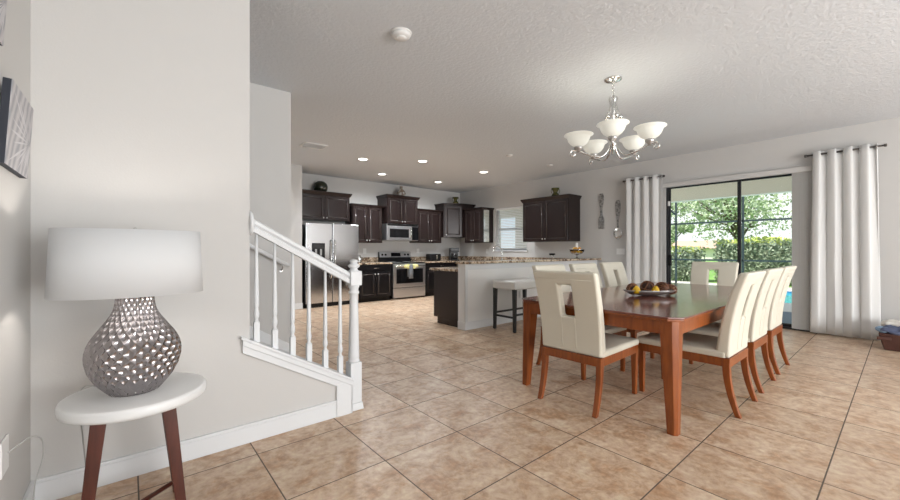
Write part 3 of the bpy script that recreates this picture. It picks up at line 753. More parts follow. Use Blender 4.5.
# ------------------------------------------------------------------ bowl and balls on the table
RV = Vector((0.766, -0.643, 0)); ang = math.atan2(RV.y, RV.x)
bc = Vector((3.95, 1.63, TZ))
bw = thing('centrepiece_bowl', 'long shallow silver wire bowl in the middle of the dining table', 'bowl', tuple(bc), ang)
bm_ = MB(); NSg = 40; vv = []; ff = []
for j, (r_, z_) in enumerate(((0.25, 0.0), (0.55, 0.012), (0.85, 0.035), (1.0, 0.058), (0.985, 0.060), (0.83, 0.040), (0.53, 0.017), (0.22, 0.006))):
    for i in range(NSg):
        a = 2*PI*i/NSg; vv.append((0.265*r_*math.cos(a), 0.12*r_*math.sin(a), z_))
for j in range(7):
    for i in range(NSg):
        k = (i+1) % NSg; ff.append((j*NSg+i, j*NSg+k, (j+1)*NSg+k, (j+1)*NSg+i))
ff.append(tuple(range(NSg-1, -1, -1))); ff.append(tuple(7*NSg+i for i in range(NSg)))
bm_.add(vv, ff, True).build('dish', 'pewter', bw)
def rball(label, off, r, dark=True, dy=0):
    p = bc + RV*off + Vector((0.643, 0.766, 0))*dy + Vector((0,0,0.012+r))
    t = thing('rattan_ball', label, 'decorative ball', tuple(p))
    if dark: MB().sphere((0,0,0), r*0.86, 18, 12).build('core', 'rattan_dark', t)
    s = MB(); rnd = random.Random(int(off*1000)+3)
    for i in range(12):
        m_ = Matrix.Rotation(rnd.uniform(0, PI), 4, 'X') @ Matrix.Rotation(rnd.uniform(0, PI), 4, 'Y')
        s.torus((0,0,rnd.uniform(-0.4,0.4)*r*0.6), r*0.93, 0.0055, 24, 6, m_)
    s.build('strands', 'rattan', t)
rball('brown woven ball at the left end of the centrepiece bowl', -0.165, 0.055, True, 0.01)
rball('largest brown woven ball in the middle of the centrepiece bowl', -0.02, 0.068)
rball('brown woven ball right of the middle in the centrepiece bowl', 0.12, 0.062)
rball('open airy wire ball at the right end of the centrepiece bowl', 0.215, 0.050, False)
def pear(label, off, dy):
    p = bc + RV*off - Vector((0.643, 0.766, 0))*dy + Vector((0,0,0.028))
    t = thing('pear', label, 'fruit', tuple(p))
    MB().lathe([(0.001,0),(0.022,0.003),(0.034,0.018),(0.036,0.032),(0.030,0.050),(0.018,0.066),(0.010,0.074),(0.001,0.077)], (0,0,0), 18).build('fruit_body', 'yellow', t)
    MB().tube([(0,0,0.075),(0.004,0,0.088)], 0.0025, 6).build('stem', 'bark', t)
pear('yellow artificial pear at the left of the centrepiece bowl', -0.158, 0.060)
pear('yellow artificial pear at the centre front of the centrepiece bowl', 0.020, 0.076)

# ------------------------------------------------------------------ chandelier
CC = Vector((3.882, 1.968, CEIL))
cd = thing('chandelier', 'five light nickel chandelier with frosted bell shades', 'chandelier', tuple(CC))
MB().lathe([(0.001,0),(0.088,0),(0.085,-0.012),(0.06,-0.024),(0.02,-0.032),(0.012,-0.045),(0.001,-0.045)][::-1], (0,0,0), 32).build('canopy', 'chrome', cd)
cn = MB()
for i in range(5):
    m_ = Matrix.Translation((0,0,-0.055-0.026*i)) @ Matrix.Rotation(PI/2*(i % 2), 4, 'Z') @ Matrix.Rotation(PI/2, 4, 'X')
    cn.torus((0,0,0), 0.013, 0.0032, 14, 6, m_, 1.0, 1.4)
cn.build('chain', 'chrome', cd)
bd = MB()
bd.lathe([(0.004,-0.17),(0.012,-0.18),(0.008,-0.20),(0.010,-0.36),(0.022,-0.375),(0.012,-0.39),(0.012,-0.60),(0.022,-0.63),(0.034,-0.655),(0.036,-0.68),(0.028,-0.70),(0.016,-0.72),(0.020,-0.735),(0.010,-0.75),(0.001,-0.76)][::-1], (0,0,0), 16)
for i in range(5):
    a = 2*PI*i/5+0.3; c_, s_ = math.cos(a), math.sin(a)
    bd.tube(curve([(0.006*c_,0.006*s_,-0.175),(0.040*c_,0.040*s_,-0.20),(0.028*c_,0.028*s_,-0.26),(0.045*c_,0.045*s_,-0.33),(0.075*c_,0.075*s_,-0.385),(0.06*c_,0.06*s_,-0.41),(0.045*c_,0.045*s_,-0.39)], 6), 0.0085, 6)
    bd.sphere((0.072*c_,0.072*s_,-0.40), 0.022, 10, 8)
bd.build('column', 'chrome', cd)
a0 = math.atan2(-0.453, -0.891) - 0.01
RA = 0.352
for i in range(5):
    a = a0 + 2*PI*i/5; c_, s_ = math.cos(a), math.sin(a)
    def P_(r, z): return (r*c_, r*s_, z)
    am = MB().tube(curve([P_(0.02,-0.645), P_(0.05,-0.74), P_(0.12,-0.81), P_(0.21,-0.80), P_(RA,-0.747), P_(RA+0.06,-0.737), P_(RA+0.085,-0.767), P_(RA+0.06,-0.797), P_(RA+0.035,-0.777), P_(RA+0.048,-0.762)], 6), 0.0085, 8)
    ao = am.build('arm', 'chrome', cd)
    MB().lathe([(0.001,0),(0.018,0.0),(0.020,0.015),(0.038,0.030),(0.044,0.045),(0.044,0.058),(0.03,0.062)], P_(RA,-0.757), 20).build('cup', 'pewter', ao)
    MB().lathe([(a_*0.90, b_*0.80) for a_, b_ in [(0.030,0.0),(0.060,0.010),(0.095,0.038),(0.118,0.075),(0.128,0.110),(0.140,0.135),(0.166,0.150),(0.164,0.155),(0.136,0.140),(0.123,0.113),(0.113,0.077),(0.090,0.042),(0.057,0.015),(0.028,0.006)]], P_(RA,-0.697), 32, cap=False).build('lamp_shade', 'shadeglass', ao)
    lamp('chandelier_bulb', 'POINT', tuple(CC + Vector(P_(RA, -0.62))), 0.8, (1.0, 0.93, 0.82), shadow_soft_size=0.03)

# ------------------------------------------------------------------ ceiling fittings
for (x, y, lab) in ((3.52, 6.86, 'lit round recessed downlight nearest the air vent'), (4.56, 7.92, 'lit round recessed downlight above the microwave side of the kitchen'), (4.52, 6.24, 'lit round recessed downlight at the centre of the kitchen ceiling'), (6.22, 7.90, 'lit round recessed downlight closest to the corner cabinet'), (6.23, 6.22, 'lit round recessed downlight above the peninsula, nearest the sink window')):
    t = thing('recessed_light', lab, 'ceiling light', (x, y, CEIL), 0, 'recessed kitchen downlights')
    MB().lathe([(0.085,-0.001),(0.118,-0.001),(0.116,-0.008),(0.088,-0.010),(0.085,-0.001)], (0,0,0), 32, cap=False).build('trim_ring', 'white_plastic', t)
    MB().lathe([(0.001,-0.005),(0.086,-0.005),(0.086,-0.002),(0.001,-0.002)], (0,0,0), 32).build('lens', 'bulbdisc', t)
    lamp('downlight_beam', 'SPOT', (x, y, CEIL-0.02), 200, (0.92, 0.96, 1.0), spot_size=math.radians(165), spot_blend=1.0, shadow_soft_size=0.09)
sd = thing('smoke_detector', 'round white smoke detector on the near ceiling', 'smoke detector', (1.716, 2.674, CEIL))
sd.scale = (1.35, 1.35, 1.1)
MB().lathe([(0.001,-0.034),(0.026,-0.034),(0.034,-0.028),(0.034,-0.022)], (0,0,-0.012), 32).build('cover', 'white_plastic', sd)
MB().lathe([(0.001,-0.038),(0.044,-0.036),(0.056,-0.024),(0.058,-0.014),(0.050,-0.013),(0.050,-0.008),(0.064,-0.007),(0.066,0),(0.001,0)], (0,0,0), 36).build('housing', 'white_plastic', sd)
for x, y, lab in ((5.48, 4.80, 'small flat round ceiling cap above the bar, further left of two'), (6.78, 4.81, 'small flat round ceiling cap above the bar, nearer the window wall')):
    tag(MB().lathe([(0.001,-0.022),(0.05,-0.020),(0.062,-0.006),(0.064,0),(0.001,0)], (x, y, CEIL), 28).build('ceiling_cap', 'white_plastic'), lab, 'ceiling cap', 'ceiling caps over the bar')
VS = 0.78
vt = thing('air_vent', 'rectangular louvred air vent on the kitchen ceiling', 'air vent', (2.42, 6.52, CEIL), 0)
MB().box(-0.27, 0.27, -0.20, -0.165, -0.012, 0).box(-0.27, 0.27, 0.165, 0.20, -0.012, 0).box(-0.27, -0.235, -0.165, 0.165, -0.012, 0).box(0.235, 0.27, -0.165, 0.165, -0.012, 0).build('frame', 'white_plastic', vt, bevel=0.002)
v_ = MB()
for i in range(10):
    v_.box(-0.235, 0.235, -0.012, 0.012, -0.001, 0.001, Matrix.Translation((0, -0.15+0.033*i, -0.012)) @ Matrix.Rotation(0.7, 4, 'X'))
v_.build('louvres', 'white_plastic', vt)
MB().box(-0.235, 0.235, -0.165, 0.165, -0.003, -0.001).build('duct_opening', 'grey_plastic', vt)
for ch_ in [c_ for c_ in bpy.data.objects if c_.parent == vt]: ch_.scale = (0.72, 0.8, 1)

# ------------------------------------------------------------------ curtains, rods, blinds
def rod(label, y0, y1, z):
    t = thing('curtain_rod', label, 'curtain rod', (WX-0.135, (y0+y1)/2, z))
    h2 = (y1-y0)/2
    MB().tube([(0,-h2,0),(0,h2,0)], 0.014, 12).build('rod', 'rod', t)
    for s_ in (-1, 1):
        MB().lathe([(0.001,0),(0.02,0.002),(0.022,0.03),(0.001,0.034)], (0,0,0), 14, 1, 1, True, Matrix.Translation((0, s_*h2, 0)) @ Matrix.Rotation(-s_*PI/2, 4, 'X')).build('finial', 'rod', t)
        MB().tube([(0.0, s_*(h2-0.06), -0.012),(0.133, s_*(h2-0.06), -0.012)], 0.007, 8).build('bracket', 'rod', t)
def curtain(label, y0, y1, z0, z1, folds, amp, seed, drift=0.0):
    rnd = random.Random(seed); t = thing('curtain', label, 'curtain', (WX-0.135, (y0+y1)/2, 0))
    NY_, NZ_ = folds*14, 22; vs = []; fs = []
    wd = y1-y0; ph = [rnd.uniform(-0.35, 0.35) for _ in range(folds+2)]
    for j in range(NZ_+1):
        q = j/NZ_; z = z0 + (z1-z0)*q
        for i in range(NY_+1):
            u = i/NY_; k = int(u*folds)
            w_ = math.sin(2*PI*u*folds + ph[0]*(1-q)*2.0 + 0.5*math.sin(u*9+seed)*(1-q))
            x = amp*(0.65+0.35*q)*w_ + 0.012*math.sin(7*u+3*q+seed)*(1-q)
            y = -wd/2 + wd*u + drift*(1-q)*(u-0.5) + 0.02*math.sin(2*PI*u*folds*2+seed)*(1)
            vs.append((x, y, z))
    for j in range(NZ_):
        for i in range(NY_):
            a = j*(NY_+1)+i; fs.append((a, a+1, a+NY_+2, a+NY_+1))
    o = MB().add(vs, fs, True).build('fabric', 'curtain', t)
    s = o.modifiers.new('thick', 'SOLIDIFY'); s.thickness = 0.004
    g = MB()
    for i in range(folds*2):
        u = (i)/(folds*2); y = -wd/2 + wd*u + 0.02*math.sin(2*PI*u*folds*2+seed)
        g.torus((0,0,0), 0.026, 0.005, 18, 6, Matrix.Translation((0, y, z1-0.055)) @ Matrix.Rotation(PI/2, 4, 'X'))
    g.build('grommets', 'pewter', t)
rod('short dark curtain rod right of the patio door', 0.19, 0.95, 2.665); curtain('white floor length curtain on the right of the patio door', 0.23, 0.87, 0.02, 2.71, 4, 0.036, 2, 0.06)
rod('short dark curtain rod left of the patio door', 2.98, 3.72, 2.665); curtain('white floor length curtain on the left of the patio door', 3.01, 3.69, 0.02, 2.71, 4, 0.036, 5, 0.0)
vb = thing('vertical_blinds', 'white vertical blinds stacked at the right of the patio door', 'blinds', (WX-0.05, 0, 0))
MB().box(-0.03, 0.036, D0-0.1, D1+0.03, DH-0.035, DH+0.045).build('headrail', 'wall', vb, bevel=0.004)
for i in range(11):
    y = 0.80 + 0.030*i
    MB().box(-0.044, 0.044, -0.0012, 0.0012, 0.03, DH-0.03, Matrix.Translation((-0.0, y, 0)) @ Matrix.Rotation(math.radians(62), 4, 'Z')).build('vane', 'blind', vb)

# ------------------------------------------------------------------ cabinets
def raised_door(mb, x0, x1, z0, z1, yf):
    # front faces -y, yf = body front plane
    t = 0.018; w = 0.060
    mb.box(x0, x1, yf-t, yf, z0, z1)
    f_ = yf-t
    for b in ((x0, x0+w, z0, z1), (x1-w, x1, z0, z1), (x0+w, x1-w, z0, z0+w), (x0+w, x1-w, z1-w, z1)): mb.box(b[0], b[1], f_-0.014, f_, b[2], b[3])
    a0_, a1_, c0, c1 = x0+w+0.012, x1-w-0.012, z0+w+0.012, z1-w-0.012; i = 0.030
    v = [(a0_,f_,c0),(a1_,f_,c0),(a1_,f_,c1),(a0_,f_,c1),(a0_+i,f_-0.013,c0+i),(a1_-i,f_-0.013,c0+i),(a1_-i,f_-0.013,c1-i),(a0_+i,f_-0.013,c1-i)]
    mb.add(v, [(4,5,6,7),(0,1,5,4),(1,2,6,5),(2,3,7,6),(3,0,4,7)])
def highlight_bead(x0, x1, z0, z1, yf, parent):  # added strip whose lighter colour draws a highlight around the panel
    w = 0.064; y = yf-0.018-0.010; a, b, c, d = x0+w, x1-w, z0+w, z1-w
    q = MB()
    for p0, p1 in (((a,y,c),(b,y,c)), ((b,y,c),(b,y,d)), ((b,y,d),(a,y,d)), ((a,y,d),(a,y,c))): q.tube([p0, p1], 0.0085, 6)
    return q.build('highlight_bead', 'highlight_bead', parent)
def knob(x, y, z, parent):
    return MB().lathe([(0.006,0),(0.006,0.012),(0.014,0.018),(0.015,0.024),(0.001,0.030)], (0,0,0), 14, 1, 1, True, Matrix.Translation((x, y, z)) @ Matrix.Rotation(PI/2, 4, 'X')).build('knob', 'satin', parent)
def upper(label, loc, rz, W, D, z0, z1, m='espresso', nd=2, crown=0.075, mir=False):
    """local: back at y=D, front at y=0, width along +x"""
    t = thing('wall_cabinet', label, 'kitchen cabinet', loc, rz)
    MB().box(0, W, 0, D, z0, z1).build('body', m, t, bevel=0.002)
    e = 0.012; dw = (W-0.03)/nd
    for i in range(nd):
        mb = MB(); a, b = 0.015+dw*i+0.004, 0.015+dw*(i+1)-0.004
        raised_door(mb, a, b, z0+e, z1-e, 0.0)
        d = mb.build('door', m, t, bevel=0.005, seg=2)
        highlight_bead(a, b, z0+e, z1-e, 0.0, d)
        kx = b-0.035 if (i == 0 and nd > 1) else a+0.035
        knob(kx, -0.028, z0+0.06, d)
    if crown:
        k = crown
        c_ = MB(); s0, s1 = 0.004, 0.040
        c_.add([(-s0,-s0-0.02,z1-0.01),(W+s0,-s0-0.02,z1-0.01),(W+s0,D,z1-0.01),(-s0,D,z1-0.01),(-s1,-s1-0.02,z1+k-0.02),(W+s1,-s1-0.02,z1+k-0.02),(W+s1,D,z1+k-0.02),(-s1,D,z1+k-0.02),(-s1,-s1-0.02,z1+k),(W+s1,-s1-0.02,z1+k),(W+s1,D,z1+k),(-s1,D,z1+k)],
               [(0,3,2,1),(0,1,5,4),(1,2,6,5),(2,3,7,6),(3,0,4,7),(4,5,9,8),(5,6,10,9),(6,7,11,10),(7,4,8,11),(8,9,10,11)])
        c_.build('crown', m, t)
    return t
G = 0.002
upper('dark wall cabinet above the fridge', (2.825, 8.60, 0), 0, 1.235, BY-8.60-G, 1.93, 2.52)
upper('dark tall wall cabinet right of the fridge top', (4.125, 8.62, 0), 0, 0.84, BY-8.62-G, 1.43, 2.33, crown=0.05)
upper('dark raised wall cabinet above the microwave', (5.035, 8.50, 0), 0, 0.955, BY-8.50-G, 1.93, 2.60)
upper('dark wall cabinet right of the microwave', (6.055, 8.62, 0), 0, 0.85, BY-8.62-G, 1.45, 2.34, crown=0.05)
# diagonal corner cabinet
dg = thing('corner_cabinet', 'dark diagonal corner wall cabinet with single door', 'kitchen cabinet', (0, 0, 0))
A_ = (6.975, 8.60); B_ = (7.48, 8.345)
plan = [(6.975, BY-G), A_, B_, (WX-G, 8.345), (WX-G, BY-G)]
MB().prism(plan, 1.62, 2.54, 'z').build('body', 'espresso', dg, bevel=0.002)
dv = Vector((B_[0]-A_[0], B_[1]-A_[1], 0)); Ld = dv.length; ad = math.atan2(dv.y, dv.x)
mb = MB(); raised_door(mb, 0.03, Ld-0.03, 1.635, 2.525, 0.0)
do = mb.build('door', 'espresso', dg, bevel=0.002); do.location = (A_[0], A_[1], 0); do.rotation_euler = (0, 0, ad)
kb = knob(0.07, -0.028, 1.69, do); highlight_bead(0.03, Ld-0.03, 1.635, 2.525, 0.0, do)
oc = [(6.93, BY-G), (6.93, 8.54), (7.46, 8.27), (WX-G, 8.27), (WX-G, BY-G)]
MB().prism(oc, 2.575, 2.605, 'z').prism([(6.96, BY-G), (6.96, 8.57), (7.475, 8.31), (WX-G, 8.31), (WX-G, BY-G)], 2.54, 2.575, 'z').build('crown', 'espresso', dg, bevel=0.004)
c4 = upper('dark narrow wall cabinet left of the sink window', (7.50, 8.255, 0), -PI/2, 0.705, WX-7.50-G, 1.46, 2.39, crown=0.05)
MB().box(0.706, 0.710, 0.06, 0.27, 1.475, 2.375).build('glossy_end_panel', 'espresso_gloss', c4)
upper('dark double door wall cabinet between the sink window and the wall fork', (7.50, 6.11, 0), -PI/2, 1.30, WX-7.50-G, 1.45, 2.42)

def base_cab(label, loc, rz, W, D, m='black_cab', nd=2, drawer=True, h=0.90):
    t = thing('base_cabinet', label, 'kitchen cabinet', loc, rz)
    MB().box(0, W, 0, D, 0.10, h).box(0, W, 0.07, D, 0, 0.10).build('body', m, t, bevel=0.002)
    top = h-0.02
    if drawer:
        mb = MB().box(0.015, W-0.015, -0.018, 0, h-0.16, h-0.02); d = mb.build('drawer', m, t, bevel=0.003)
        MB().tube([(W/2-0.06, -0.018, h-0.09), (W/2-0.06, -0.04, h-0.09), (W/2+0.06, -0.04, h-0.09), (W/2+0.06, -0.018, h-0.09)], 0.006, 8).build('handle', 'chrome', d)
        top = h-0.175
    dw = (W-0.03)/nd
    for i in range(nd):
        mb = MB(); a, b = 0.015+dw*i+0.004, 0.015+dw*(i+1)-0.004
        raised_door(mb, a, b, 0.115, top, 0.0); d = mb.build('door', m, t, bevel=0.005, seg=2)
        highlight_bead(a, b, 0.115, top, 0.0, d)
        knob(b-0.035 if (i == 0 and nd > 1) else a+0.035, -0.028, top-0.06, d)
    return t
base_cab('black base cabinet between the fridge and range', (4.125, 8.26, 0), 0, 0.905, BY-8.26-G)
base_cab('black base cabinet right of the range', (6.055, 8.26, 0), 0, 1.13, BY-8.26-G)
base_cab('dark sink base cabinets along the window wall', (7.22, 8.24, 0), -PI/2, 2.85, WX-7.22-G, nd=4, m='espresso')
def slab(name, label, cat, pts, z0, z1, m='granite', bevel=0.004):
    return tag(MB().prism(pts, z0, z1, 'z').build(name, m, bevel=bevel), label, cat)
slab('countertop', 'speckled granite counter between the fridge and range', 'countertop', [(4.115, 8.23), (5.035, 8.23), (5.035, BY-G), (4.115, BY-G)], 0.902, 0.94)
slab('countertop', 'speckled granite counter running round the corner to the sink', 'countertop', [(6.045, 8.23), (7.19, 8.23), (7.19, 5.36), (WX-G, 5.36), (WX-G, BY-G), (6.045, BY-G)], 0.902, 0.94)
slab('backsplash', 'low granite backsplash strip left of the range', 'backsplash', [(4.115, BY-0.022), (5.053, BY-0.022), (5.053, BY-G), (4.115, BY-G)], 0.942, 1.06, bevel=0.002)
slab('backsplash', 'low granite backsplash strip right of the range and under the window', 'backsplash', [(6.067, BY-0.022), (WX-0.022, BY-0.022), (WX-0.022, 4.62), (WX-G, 4.62), (WX-G, BY-G), (6.067, BY-G)], 0.942, 1.06, bevel=0.002)

# ------------------------------------------------------------------ peninsula with raised bar
PX = 4.00
struct(MB().box(PX, WX-G, 4.40, 4.56, 0, 1.03).build('wall_bar', 'wall_light'), 'white knee wall under the raised bar', 'wall')
kt = MB(); kt.box(PX-0.014, WX-G, 4.384, 4.40, 0, 0.125); kt.box(PX-0.014, PX, 4.40, 4.56, 0, 0.125)
kt.box(PX-0.008, PX, 4.392, 4.56, 0.125, 1.03); kt.box(PX-0.008, PX+0.05, 4.392, 4.40, 0.125, 0.94)
kt.box(PX-0.010, WX-G, 4.388, 4.40, 0.94, 1.03)
struct(kt.build('trim_5', 'trim', bevel=0.002), 'white baseboard and casing on the bar wall', 'trim')
br = MB(); r_ = 0.05
pl = [(PX-0.03+r_, 4.29), (WX-G, 4.29), (WX-G, 4.62), (PX-0.03, 4.62), (PX-0.03, 4.40), (PX-0.03, 4.34), (PX-0.015, 4.305)]
tag(br.prism(pl, 1.032, 1.07, 'z').build('countertop', 'granite', bevel=0.006), 'raised speckled granite bar top on the white knee wall', 'countertop')
pc = thing('peninsula_cabinet', 'espresso peninsula base cabinet behind the knee wall', 'kitchen cabinet', (4.05, 4.565, 0))
MB().box(0, 3.10, 0, 0.70, 0.105, 0.90).box(0, 3.10, 0, 0.60, 0, 0.105).build('body', 'espresso', pc, bevel=0.003)
slab('countertop', 'lower granite counter on the kitchen side of the bar', 'countertop', [(4.02, 4.565), (WX-G, 4.565), (WX-G, 5.355), (4.02, 5.355)], 0.902, 0.94)
tag(MB().box(5.30, 5.385, 4.379, 4.384+0.0155, 0.40, 0.53).build('outlet_cover', 'white_plastic', bevel=0.002), 'white outlet cover on the knee wall behind the stool', 'outlet')
# faucet
fc = thing('faucet', 'tall chrome gooseneck faucet below the sink window', 'faucet', (7.68, 6.98, 0.94))
MB().lathe([(0.001,0),(0.035,0),(0.034,0.01),(0.022,0.02),(0.019,0.07),(0.001,0.07)], (0,0,0), 18).build('base', 'chrome', fc)
MB().tube(curve([(0,0,0.06),(0,0,0.25),(-0.02,0.03,0.36),(-0.08,0.10,0.42),(-0.14,0.17,0.36),(-0.15,0.18,0.27)], 8), 0.014, 10).build('spout', 'chrome', fc)
MB().tube([(0.0,-0.02,0.05),(0.0,-0.09,0.085)], 0.008, 8).build('lever', 'chrome', fc)

# ------------------------------------------------------------------ bar stool
bs_ = thing('bar_stool', 'white padded rectangular bar stool with black legs at the bar', 'bar stool', (4.83, 4.00, 0))
MB().box(-0.40, 0.40, -0.235, 0.235, 0.640, 0.775).build('seat', 'white_leather', bs_, bevel=0.028, seg=4)
for sx in (-1, 1):
    for sy in (-1, 1):
        MB().frustum((sx*0.37-0.020, sx*0.37+0.020, sy*0.205-0.020, sy*0.205+0.020), (sx*0.365-0.028, sx*0.365+0.028, sy*0.198-0.028, sy*0.198+0.028), 0, 0.655).build('leg', 'black_wood', bs_, bevel=0.003)
MB().box(-0.35, 0.35, -0.215, -0.188, 0.245, 0.275).build('footrest', 'black_wood', bs_, bevel=0.003)
MB().box(-0.35, 0.35, 0.188, 0.215, 0.245, 0.275).build('footrest', 'black_wood', bs_, bevel=0.003)
MB().box(-0.383, -0.355, -0.185, 0.185, 0.205, 0.235).build('stretcher', 'black_wood', bs_, bevel=0.003)
MB().box(0.355, 0.383, -0.185, 0.185, 0.205, 0.235).build('stretcher', 'black_wood', bs_, bevel=0.003)

# ------------------------------------------------------------------ fridge
fg = thing('refrigerator', 'stainless side by side refrigerator with black ice dispenser', 'refrigerator', (2.87, 8.22, 0))
MB().box(0, 1.235, 0.05, 0.75, 0.0, 1.80).build('body', 'black_plastic', fg, bevel=0.004)
MB().box(0.01, 1.225, 0.02, 0.05, 0.0, 0.085).build('kick_grille', 'black_plastic', fg, bevel=0.002)
dl = MB().box(0.004, 0.590, -0.02, 0.045, 0.09, 1.835).build('door', 'steel', fg, bevel=0.010, seg=3)
dr_ = MB().box(0.600, 1.231, -0.02, 0.045, 0.09, 1.835).build('door', 'steel', fg, bevel=0.010, seg=3)
ds = MB().box(0.135, 0.420, -0.028, -0.018, 0.98, 1.40).build('ice_dispenser', 'black_plastic', dl, bevel=0.004)
MB().box(0.165, 0.390, -0.031, -0.026, 1.28, 1.37).build('control_panel', 'black_glass', ds, bevel=0.001)
MB().box(0.20, 0.24, -0.036, -0.026, 1.13, 1.27).box(0.31, 0.35, -0.036, -0.026, 1.13, 1.27).build('paddle', 'grey_plastic', ds, bevel=0.002)
for x, p in ((0.552, dl), (0.640, dr_)):
    MB().tube([(x, -0.02, 0.62), (x, -0.065, 0.66), (x, -0.07, 1.05), (x, -0.065, 1.44), (x, -0.02, 1.48)], 0.013, 10).build('handle', 'chrome', p)

# ------------------------------------------------------------------ range
rg = thing('range', 'stainless electric range with black glass oven door', 'range', (5.04, 8.23, 0))
MB().box(0, 1.0, 0.02, 0.745, 0.03, 0.915).build('body', 'black_plastic', rg, bevel=0.003)
MB().box(0.0, 1.0, -0.01, 0.745, 0.917, 0.930).build('cooktop', 'black_glass', rg, bevel=0.003)
for x, y in ((0.27, 0.22), (0.73, 0.22), (0.27, 0.52), (0.73, 0.52)):
    MB().torus((x, y, 0.931), 0.10, 0.002, 28, 5).build('burner_ring', 'grey_plastic', rg)
bg = MB().prism([(0.66, 0.93), (0.745, 0.93), (0.745, 1.20), (0.70, 1.20)], 0.0, 1.0, 'x').build('backguard', 'black_plastic', rg, bevel=0.004)
MB().prism([(0.672, 1.055), (0.685, 1.055), (0.705, 1.195), (0.692, 1.195)], 0.015, 0.985, 'x').build('control_panel', 'steel_bright', bg, bevel=0.002)
MB().prism([(0.668, 1.075), (0.675, 1.075), (0.692, 1.175), (0.686, 1.175)], 0.36, 0.66, 'x').build('clock_display', 'black_glass', bg)
for x in (0.09, 0.19, 0.80, 0.90):
    MB().lathe([(0.028,0),(0.026,0.025),(0.001,0.027)], (0,0,0), 16, 1, 1, True, Matrix.Translation((x, 0.684, 1.125)) @ Matrix.Rotation(PI/2+0.14, 4, 'X')).build('knob', 'black_plastic', bg)
od = MB().box(0.008, 0.992, -0.025, 0.02, 0.30, 0.90).build('oven_door', 'steel_bright', rg, bevel=0.006)
MB().box(0.09, 0.91, -0.028, -0.022, 0.40, 0.77).build('oven_window', 'black_glass', od, bevel=0.001)
MB().tube([(0.06, -0.025, 0.845), (0.06, -0.07, 0.845), (0.94, -0.07, 0.845), (0.94, -0.025, 0.845)], 0.013, 10).build('handle', 'chrome', od)
MB().box(0.008, 0.992, -0.02, 0.02, 0.04, 0.285).build('storage_drawer', 'steel_bright', rg, bevel=0.005)
# towel with a yellow bow over the oven handle
tw = thing('kitchen_towel', 'grey towel with a yellow bow hanging on the oven handle', 'towel', (5.04+0.47, 8.142, 0.862))
tv = MB(); prof_t = [(0.034,-0.30),(0.032,-0.02),(0.016,0.008),(-0.004,0.010),(-0.019,-0.01),(-0.022,-0.19),(-0.024,-0.34)]
tv.add([(sx*0.065*(1.0 if i != 3 else 0.9), y, z) for i, (y, z) in enumerate(prof_t) for sx in (-1, 1)], [(2*i, 2*i+1, 2*i+3, 2*i+2) for i in range(6)], True)
to = tv.build('towel_body', 'gtowel', tw); s_ = to.modifiers.new('thick', 'SOLIDIFY'); s_.thickness = 0.006
for sx in (-1, 1):
    q = MB().sphere((0,0,0), 0.075, 16, 10, (1.25, 0.35, 0.62), Matrix.Translation((sx*0.135, -0.035, -0.015)) @ Matrix.Rotation(sx*0.2, 4, 'Y'))
    q.sphere((0,0,0), 0.05, 14, 8, (1.0, 0.4, 0.7), Matrix.Translation((sx*0.10, -0.04, -0.055)) @ Matrix.Rotation(-sx*0.5, 4, 'Y'))
    q.build('bow_loop', 'ytowel', tw)
# microwave
mw = thing('microwave', 'stainless microwave mounted under the raised cabinet', 'microwave', (5.025, 8.50, 1.50))
MB().box(0, 0.98, 0.0, BY-8.50-G, 0, 0.425).build('body', 'steel_bright', mw, bevel=0.004)
md = MB().box(0.004, 0.76, -0.025, 0.0, 0.012, 0.37).build('door', 'steel_bright', mw, bevel=0.005)
MB().box(0.075, 0.66, -0.029, -0.022, 0.075, 0.30).build('window', 'black_glass', md, bevel=0.002)
MB().tube([(0.71, -0.025, 0.06), (0.71, -0.06, 0.09), (0.71, -0.06, 0.29), (0.71, -0.025, 0.32)], 0.013, 10).build('handle', 'chrome', md)
MB().box(0.765, 0.976, -0.022, 0.0, 0.012, 0.37).build('control_panel', 'black_glass', mw, bevel=0.003)
MB().box(0.02, 0.96, -0.012, 0.0, 0.380, 0.418).build('top_grille', 'black_plastic', mw)

# ------------------------------------------------------------------ counter things
ts = thing('toaster', 'black two slot toaster on the counter right of the range', 'toaster', (6.62, 8.62, 0.941))
MB().box(-0.20, 0.20, -0.11, 0.11, 0.012, 0.20).build('body', 'black_plastic', ts, bevel=0.03, seg=4)
MB().box(-0.15, 0.15, -0.06, -0.025, 0.196, 0.203).box(-0.15, 0.15, 0.025, 0.06, 0.196, 0.203).build('slot', 'grey_plastic', ts)
MB().box(0.02, 0.05, -0.125, -0.108, 0.05, 0.17).build('lever', 'steel', ts, bevel=0.003)
MB().box(-0.17, 0.17, -0.09, 0.09, 0, 0.014).build('foot', 'black_plastic', ts)
cm = thing('coffee_maker', 'black drip coffee maker in the kitchen corner', 'coffee maker', (7.33, 8.55, 0.941), -0.5)
MB().box(-0.13, 0.13, -0.14, 0.14, 0, 0.04).box(-0.13, 0.13, 0.04, 0.14, 0.04, 0.36).box(-0.13, 0.13, -0.13, 0.14, 0.25, 0.37).build('body', 'black_plastic', cm, bevel=0.012)
MB().lathe([(0.001,0.042),(0.075,0.042),(0.088,0.08),(0.085,0.14),(0.06,0.19),(0.055,0.205),(0.001,0.205)], (0,-0.045,0), 20).build('carafe', 'black_glass', cm)
MB().lathe([(0.058,0.19),(0.062,0.20),(0.058,0.21)], (0,-0.045,0), 20).build('carafe_band', 'steel', cm)
kt_ = thing('steel_canister', 'small steel kettle on the counter beside the fridge', 'kettle', (4.30, 8.62, 0.941))
MB().lathe([(0.001,0),(0.075,0),(0.082,0.03),(0.07,0.09),(0.045,0.12),(0.04,0.125),(0.001,0.135)], (0,0,0), 20).build('body', 'steel', kt_)
